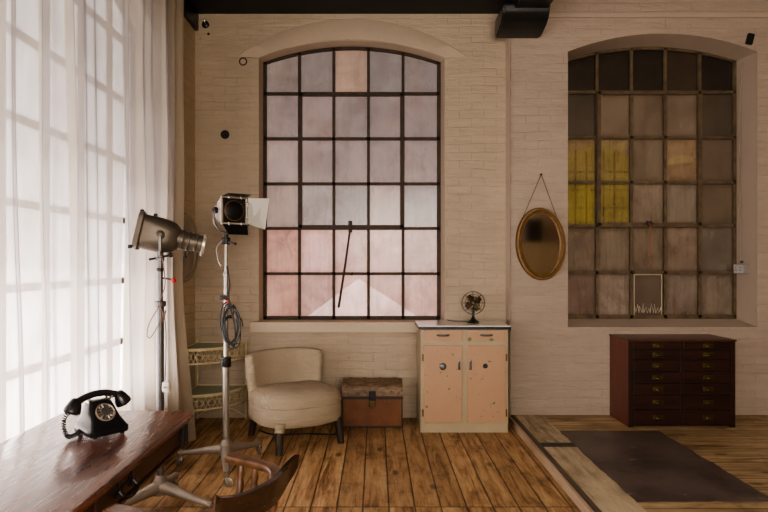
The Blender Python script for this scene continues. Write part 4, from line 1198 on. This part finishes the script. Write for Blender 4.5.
# ------------------------------------------------------------------ oval mirror
def mirror():
    c = Vector((1.482, YB2-.03, 1.612))
    r = tag(empty('oval_mirror', c), 'oval mirror in an old gilt bronze frame hanging by a chain on the pier', 'mirror')
    tilt = Matrix.Rotation(math.radians(-4), 4, 'Y'); mt = tilt @ Matrix.Rotation(PI/2, 4, 'X')
    a, b = .205, .308
    bm = B(); pts = []
    E = lambda ra, rb, y, n=56: [tilt @ Vector((ra*math.cos(t*2*PI/n), y, rb*math.sin(t*2*PI/n))) for t in range(n)]
    rings = [E(a+.018,b+.018,.028), E(a+.020,b+.020,.005), E(a+.012,b+.012,-.014), E(a-.004,b-.004,-.016), E(a-.014,b-.014,-.006), E(a-.020,b-.020,-.012), E(a-.032,b-.032,-.008), E(a-.036,b-.036,.006)]
    V = [[bm.verts.new(p) for p in R_] for R_ in rings]
    for A, Bb in zip(V, V[1:]):
        for k in range(56): bm.faces.new((A[k], A[(k+1) % 56], Bb[(k+1) % 56], Bb[k]))
    ob('frame', bm, 'gilt', r, True)
    bm = B(); f = bm.faces.new([bm.verts.new(p) for p in E(a-.034,b-.034,.004)]); ob('mirror_glass', bm, 'mirror', r)
    bm = B(); f = bm.faces.new([bm.verts.new(p) for p in E(a+.015,b+.015,.026)]); ob('backing', bm, 'black_metal', r)
    top = Vector((.002, -.002, .625)); bm = B()
    for s in (-1, 1):
        p = tilt @ Vector((s*.155, -.004, .232)); n = 26
        for k in range(n):
            q0 = p.lerp(top, k/n); q1 = p.lerp(top, (k+1)/n); m = (q0+q1)/2; dd = (q1-q0); u, v = frame_of(dd)
            w_ = u if k % 2 else v
            tube(bm, [m+dd*.62*math.cos(t*PI/4)+w_*.0035*math.sin(t*PI/4) for t in range(8)], .0013, 4, closed=True)
    ob('chain', bm, 'black_metal', r)
    bm = B(); lathe(bm, [(.004,-.035),(.004,.0),(.009,.002),(.007,.008),(0,.01)], aim(top, (0,-1,0)), 12); ob('nail', bm, 'black_metal', r)
mirror()

# ------------------------------------------------------------------ socket with conduit on the reveal of window 2
r = tag(empty('wall_socket', (3.43, 5.43, 1.385)), 'grey metal double socket on the reveal to the right of the brown window', 'socket')
bm = B(); bx(bm, -.036, .012, -.075, .075, -.045, .045, .005); ob('box', bm, basic('grey metal box', (.30,.29,.29), .45, .4), r)
bm = B(); bx(bm, -.040, -.036, -.070, .070, -.040, .040, .002); ob('faceplate', bm, basic('pale face plate', (.52,.51,.50), .4, .2), r)
bm = B()
for y in (-.035,.035):
    for dz, dy in ((.014,0),(-.010,-.010),(-.010,.010)): bx(bm, -.0425, -.0395, y+dy-.003, y+dy+.003, dz-.005, dz+.005)
ob('pin_hole', bm, 'black_metal', r)
bm = B(); tube(bm, spline([(-.008,.02,.045),(-.008,.02,.3),(-.006,.03,.9),(-.008,.02,1.6),(-.006,-.02,1.93)], 6), .0055, 8); ob('conduit', bm, basic('painted conduit', (.33,.26,.19), .6), r, True)
bm = B(); lathe(bm, [(0,-.012),(.014,-.01),(.014,.01),(0,.012)], Matrix.Translation((-.02,-.02,.065)), 12); ob('conduit_gland', bm, 'black_metal', r, True)

# ------------------------------------------------------------------ marks and fixings on the wall
def wp(x, y, D=YB): return Vector(((x-376)/580*D, D, 1.45-(y-262)/580*D))
bm = B(); lathe(bm, [(.040,-.004),(.040,.004),(.033,.010),(.022,.010),(.020,.004),(0,.002)], aim((0,0,0), (0,-1,0)), 20); o = ob('wall_plug', bm, 'black_metal', None, True); o.location = wp(225, 134.5, 5.39)
tag(o, 'round black plugged hole low on the brick wall left of the pink window', 'wall plug')
bm = B(); tube(bm, [(.033*math.cos(t*PI/10), 0, .033*math.sin(t*PI/10)) for t in range(20)], .006, 6, closed=True); o = ob('iron_ring', bm, 'trunk_band', None, True); o.location = wp(243, 61.5, 5.397)
tag(o, 'thin iron ring fixed to the wall near the top left of the pink window', 'iron ring')
r = tag(empty('wall_hook', wp(205.5, 24.5, 5.39)), 'small black hook with a steel eye high in the wall corner', 'hook')
bm = B(); lathe(bm, [(.034,-.004),(.034,.004),(.022,.012),(0,.016)], aim((0,0,0), (0,-1,0)), 16); ob('rose', bm, 'black_metal', r, True)
bm = B(); tube(bm, spline([(0,-.01,0),(.006,-.05,0),(.012,-.06,.016),(.010,-.05,.028)], 5), .006, 6); ob('hook_arm', bm, 'chrome', r, True)
bm = B(); lathe(bm, [(.004,-.01),(.004,0),(.012,.0),(.012,.004),(0,.006)], aim((0,0,0), (0,-1,0)), 12); o = ob('nail_head', bm, 'black_metal', None, True); o.location = wp(208.5, 34, 5.396)
tag(o, 'tiny dark nail head just below the black hook in the wall corner', 'nail')
bm = B(); box(bm, (0,0,0), (.055,.03,.095), Matrix.Rotation(math.radians(14), 4, 'Y'), .006); o = ob('wall_bracket', bm, 'black_metal'); o.location = wp(750, 39, 5.222)
tag(o, 'small black iron bracket on the wall above the right corner of the brown window', 'bracket')

# ------------------------------------------------------------------ captain's chair
def captain():
    r = tag(empty('captain_chair', (-.468, 1.875, 0), math.radians(243)), 'brown wooden bow-back captain chair turned towards the desk, cut by the lower frame edge', 'chair')
    def U(rad, yf, zf, n=24, y0=0.0):
        p = [(rad, yf, zf), (rad, (yf+y0)/2, zf)]
        for k in range(n+1):
            a = PI*k/n; p.append((rad*math.cos(a), y0+rad*.98*math.sin(a), zf))
        p += [(-rad, (yf+y0)/2, zf), (-rad, yf, zf)]
        return p
    # horseshoe arm rail: wide at the scrolled front ends, shallow round the back
    EL = lambda a, ra=.248, rb=.175, z=.703: (ra*math.cos(a), -.075+rb*math.sin(a), z)
    path = [(.268,-.240,.703),(.266,-.215,.703),(.258,-.14,.703)]+[EL(PI*k/16) for k in range(17)]+[(-.258,-.14,.703),(-.266,-.215,.703),(-.268,-.240,.703)]
    path = spline(path, 3)
    def prof(t):
        e = min(t, 1-t)
        w = .050+(.016 if e < .09 else 0)-(.022 if e < .012 else 0)
        return rrect(w, .027, .012, 4)
    bm = B(); sweep(bm, path, prof); ob('arm_rail', bm, 'oak', r, True)
    # short crest rail fixed behind and above the bow, its tips flaring out and up
    bm = B(); rings = []; n = 36
    for i in range(n+1):
        u = -1+2*i/n; au = abs(u)
        x = u*.192; y = .118+.012*math.cos(u*PI/2)-.050*max(0, au-.0)**2+.040*au**6
        zb_ = .668+.062*au**4; zt = .752+.006*math.cos(u*PI)+.042*au**3
        if au > .93: zb_ += .012*((au-.93)/.07)**2
        t_ = .024*(1-.3*au**4)
        nx = -u*.45; L_ = math.hypot(nx, 1)
        ring = []
        for a_, b_ in rrect(t_, 1, .010, 3):
            zz = zb_+(zt-zb_)*(b_+.5); off = a_+.16*(zz-.70)
            ring.append(bm.verts.new((x-nx/L_*off, y+off/L_, zz)))
        rings.append(ring)
    K = len(rings[0])
    for A, Bb in zip(rings, rings[1:]):
        for k in range(K): bm.faces.new((A[k], A[(k+1) % K], Bb[(k+1) % K], Bb[k]))
    bm.faces.new(rings[0][::-1]); bm.faces.new(rings[-1])
    ob('crest_rail', bm, 'oak_dark', r, True)
    bm = B()
    pts = [(.235,-.22)]
    S = [(.215*math.cos(a)*1.08, .21*math.sin(a)) for a in [2*PI*k/40 for k in range(40)]]
    lv = [(.425,.90),(.432,1.0),(.450,1.0),(.458,.95),(.452,.6),(.448,.2)]
    rings = [[bm.verts.new((math.copysign(abs(x/.232)**.8, x)*.235*s_, math.copysign(abs(y/.21)**.8, y)*.205*s_-.06, z)) for x, y in S] for z, s_ in lv]
    for A, Bb in zip(rings, rings[1:]):
        for k in range(40): bm.faces.new((A[k], A[(k+1) % 40], Bb[(k+1) % 40], Bb[k]))
    bm.faces.new(rings[0][::-1]); bm.faces.new(rings[-1]); ob('seat', bm, 'oak', r, True)
    def turned(p0, p1, base=.013, m='oak', nm='spindle'):
        p0, p1 = Vector(p0), Vector(p1); bm = B(); L = (p1-p0).length
        pr = [(0,.8),(.08,1.0),(.16,1.35),(.2,.9),(.24,1.5),(.3,1.55),(.45,1.15),(.6,1.0),(.72,1.25),(.78,.85),(.84,1.2),(1,.75)]
        lathe(bm, [(base*k, L*f) for f, k in pr], aim(p0, p1-p0), 14); ob(nm, bm, m, r, True)
    for deg in (-38, -8, 20, 48, 76, 104, 132, 160, 188, 218):
        a = math.radians(deg)
        if deg in (-38, 218): top = (.258*(1 if deg == -38 else -1), -.175, .695); bot = (.20*(1 if deg == -38 else -1), -.15, .45)
        else: top = EL(a, z=.695); bot = (.200*math.cos(a), -.065+.14*math.sin(a), .45)
        turned(bot, top)
    for sx in (-1, 1):
        for sy in (-1, 1): turned((sx*.23, sy*.22, 0), (sx*.165, sy*.15, .43), .019, 'oak', 'leg')
    bm = B()
    for sx in (-1, 1): cyl(bm, (sx*.207,-.19,.15), (sx*.207,.19,.15), .011, seg=10)
    cyl(bm, (-.207,0,.15), (.207,0,.15), .011, seg=10); ob('stretcher', bm, 'oak', r, True)
captain()

# ------------------------------------------------------------------ what is seen in the mirror: dresser on the far wall
def dresser():
    r = tag(empty('dresser', (4.15, YR+.26, PZ)), 'cream painted dresser against the far wall seen only in the oval mirror', 'dresser')
    bm = B(); bx(bm, -.9,.9,-.25,.25,.0,1.85,.01); ob('carcass', bm, 'cream', r)
    for k in range(3):
        bm = B(); bx(bm, -.87+.59*k, -.87+.59*k+.56, .25,.27,.08,1.80,.006); d_ = ob('door', bm, 'cream', r)
        bm = B(); bx(bm, -.87+.59*k+.48, -.87+.59*k+.50, .27,.29,.7,.82,.003); ob('handle', bm, 'black_metal', d_)
dresser()
r = tag(empty('storage_box', (3.72, YR+.26, PZ+1.85)), 'dark storage box standing on the cream dresser seen in the oval mirror', 'box')
bm = B(); bx(bm, -.17,.17,-.2,.2,.0,.50,.01); ob('body', bm, 'black_metal', r)
bm = B(); bx(bm, -.18,.18,-.21,.21,.50,.53,.01); ob('lid', bm, 'black_metal', r)

# ------------------------------------------------------------------ outside
bm = B(); bx(bm, -6, 9, 14, 14.4, -1, 2.3); st(ob('wall_outside', bm, basic('outside brick', (.62,.52,.48), .9)))
# white gable opposite window 1 (seen through the frosted lower panes); its emission stands in for sunlight
bm = B(); gy = 8.6; k = gy/580
G = [((290-376)*k, 1.45-(330-262)*k), ((355.5-376)*k, 1.45-(281.5-262)*k), ((405-376)*k, 1.45-(313-262)*k), ((430-376)*k, 1.45-(330-262)*k)]
f = [bm.verts.new((x, gy, z)) for x, z in G]+[bm.verts.new((G[-1][0], gy, -1)), bm.verts.new((G[0][0], gy, -1))]
b_ = [bm.verts.new((v.co.x, gy+1.5, v.co.z)) for v in f]
bm.faces.new(f); bm.faces.new(b_[::-1])
for i in range(len(f)): bm.faces.new((f[i], f[(i+1) % len(f)], b_[(i+1) % len(f)], b_[i]))
tag(ob('white_gable', bm, m_emit('glowing white render', (1,.95,.90), 2.6)), 'white gable outside, glowing in place of sunlight, blurred through the lower panes of the pink window', 'gable')
# dark courtyard behind window 2 with a yellow lit arched window
bm = B(); bx(bm, 1.3, 1.4, YG+.25, 9.0, -.5, 5); bx(bm, 1.3, 7.0, 9.0, 9.1, -.5, 5); bx(bm, 6.9, 7.0, YG+.25, 9, -.5, 5); bx(bm, 1.3, 7, YG+.2, 9.1, 5, 5.1)
st(ob('wall_courtyard', bm, basic('dim courtyard wall', (.30,.24,.18), .9)))
r = tag(empty('lit_window', (3.55, 8.98, 1.7)), 'yellow lit arched window across the courtyard, seen through the upper left brown panes', 'window')
def cp(x, y, d=8.95): return ((x-376)/580*d-3.55, 1.45-(y-262)/580*d-1.7)
bm = B(); a = [cp(560,226), cp(629,226), cp(629,158)]+[cp(629-8*q, 158-12*math.sin(PI*q/8)**.7) for q in range(1,8)]+[cp(560,158)]
bm.faces.new([bm.verts.new((x, -.03, z)) for x, z in a]); ob('pane', bm, m_emit('yellow lamplight', (1,.80,.22), .40), r)
bm = B()
for x in (575, 586, 603, 614):
    p, q = cp(x,226), cp(x,150); tube(bm, [(p[0],-.05,p[1]),(q[0],-.05,q[1])], .014, 6)
for y in (172, 190, 208):
    p, q = cp(560,y), cp(629,y); tube(bm, [(p[0],-.05,p[1]),(q[0],-.05,q[1])], .014, 6)
ob('glazing_bar', bm, 'black_metal', r)
r2 = tag(empty('lit_fanlight', (5.2, 8.98, 2.9)), 'small golden lit fanlight across the courtyard, seen through the fourth column of brown panes', 'fanlight')
bm = B(); a = [(cp(x,y)[0]+3.55-5.2, cp(x,y)[1]+1.7-2.9) for x, y in ((667,165),(693,162),(693,157),(680,155),(668,159))]
bm.faces.new([bm.verts.new((x, -.03, z)) for x, z in a]); ob('pane', bm, m_emit('golden lamplight', (1,.70,.30), .5), r2)

# ------------------------------------------------------------------ light
w = bpy.data.worlds.new('World'); sc.world = w; w.use_nodes = True
w.node_tree.nodes['Background'].inputs[0].default_value = (1.0,.95,.93,1)
w.node_tree.nodes['Background'].inputs[1].default_value = .92
def area(name, loc, d, sx, sy, energy, col, spread=None):
    l = bpy.data.lights.new(name, 'AREA'); l.shape = 'RECTANGLE'; l.size = sx; l.size_y = sy; l.energy = energy; l.color = col
    if spread: l.spread = math.radians(spread)
    o = bpy.data.objects.new(name, l); C.objects.link(o); o.location = loc
    o.rotation_euler = Vector(d).to_track_quat('-Z', 'Y').to_euler(); return o
area('daylight_left', (-2.7, 2.8, .45), (1,0,.05), 3.2, 1.2, 430, (1,.95,.90))
area('daylight_left_rear', (-2.7, .2, 2.2), (1,0,-.15), 3.2, 3.0, 320, (1,.94,.87))
area('daylight_left_far', (-2.7, -2.3, 2.2), (1,.1,-.15), 2.4, 3.0, 240, (1,.93,.86))
area('room_fill', (.7, -2.4, 1.9), (.1,1,-.16), 3.0, 1.6, 150, (1,.88,.74))
area('courtyard_fill', (3.5, 7.2, 4.8), (0,-.35,-1), 3.0, 2.0, 150, (1,.92,.82))  # added lamp under the courtyard roof, brightens the brown panes from behind

# ------------------------------------------------------------------ camera
cd = bpy.data.cameras.new('Camera'); cam = bpy.data.objects.new('Camera', cd); C.objects.link(cam)
cam.location = (0, 0, 1.45); cam.rotation_euler = (PI/2, 0, 0)
cd.sensor_fit = 'HORIZONTAL'; cd.sensor_width = 36; cd.lens = 580/768*36
cd.shift_x = 8/768; cd.shift_y = 6/768; cd.clip_end = 100; cd.clip_start = .02
sc.camera = cam
sc.view_settings.view_transform = 'AgX'
sc.view_settings.look = 'AgX - Medium High Contrast'
sc.view_settings.exposure = 0.54
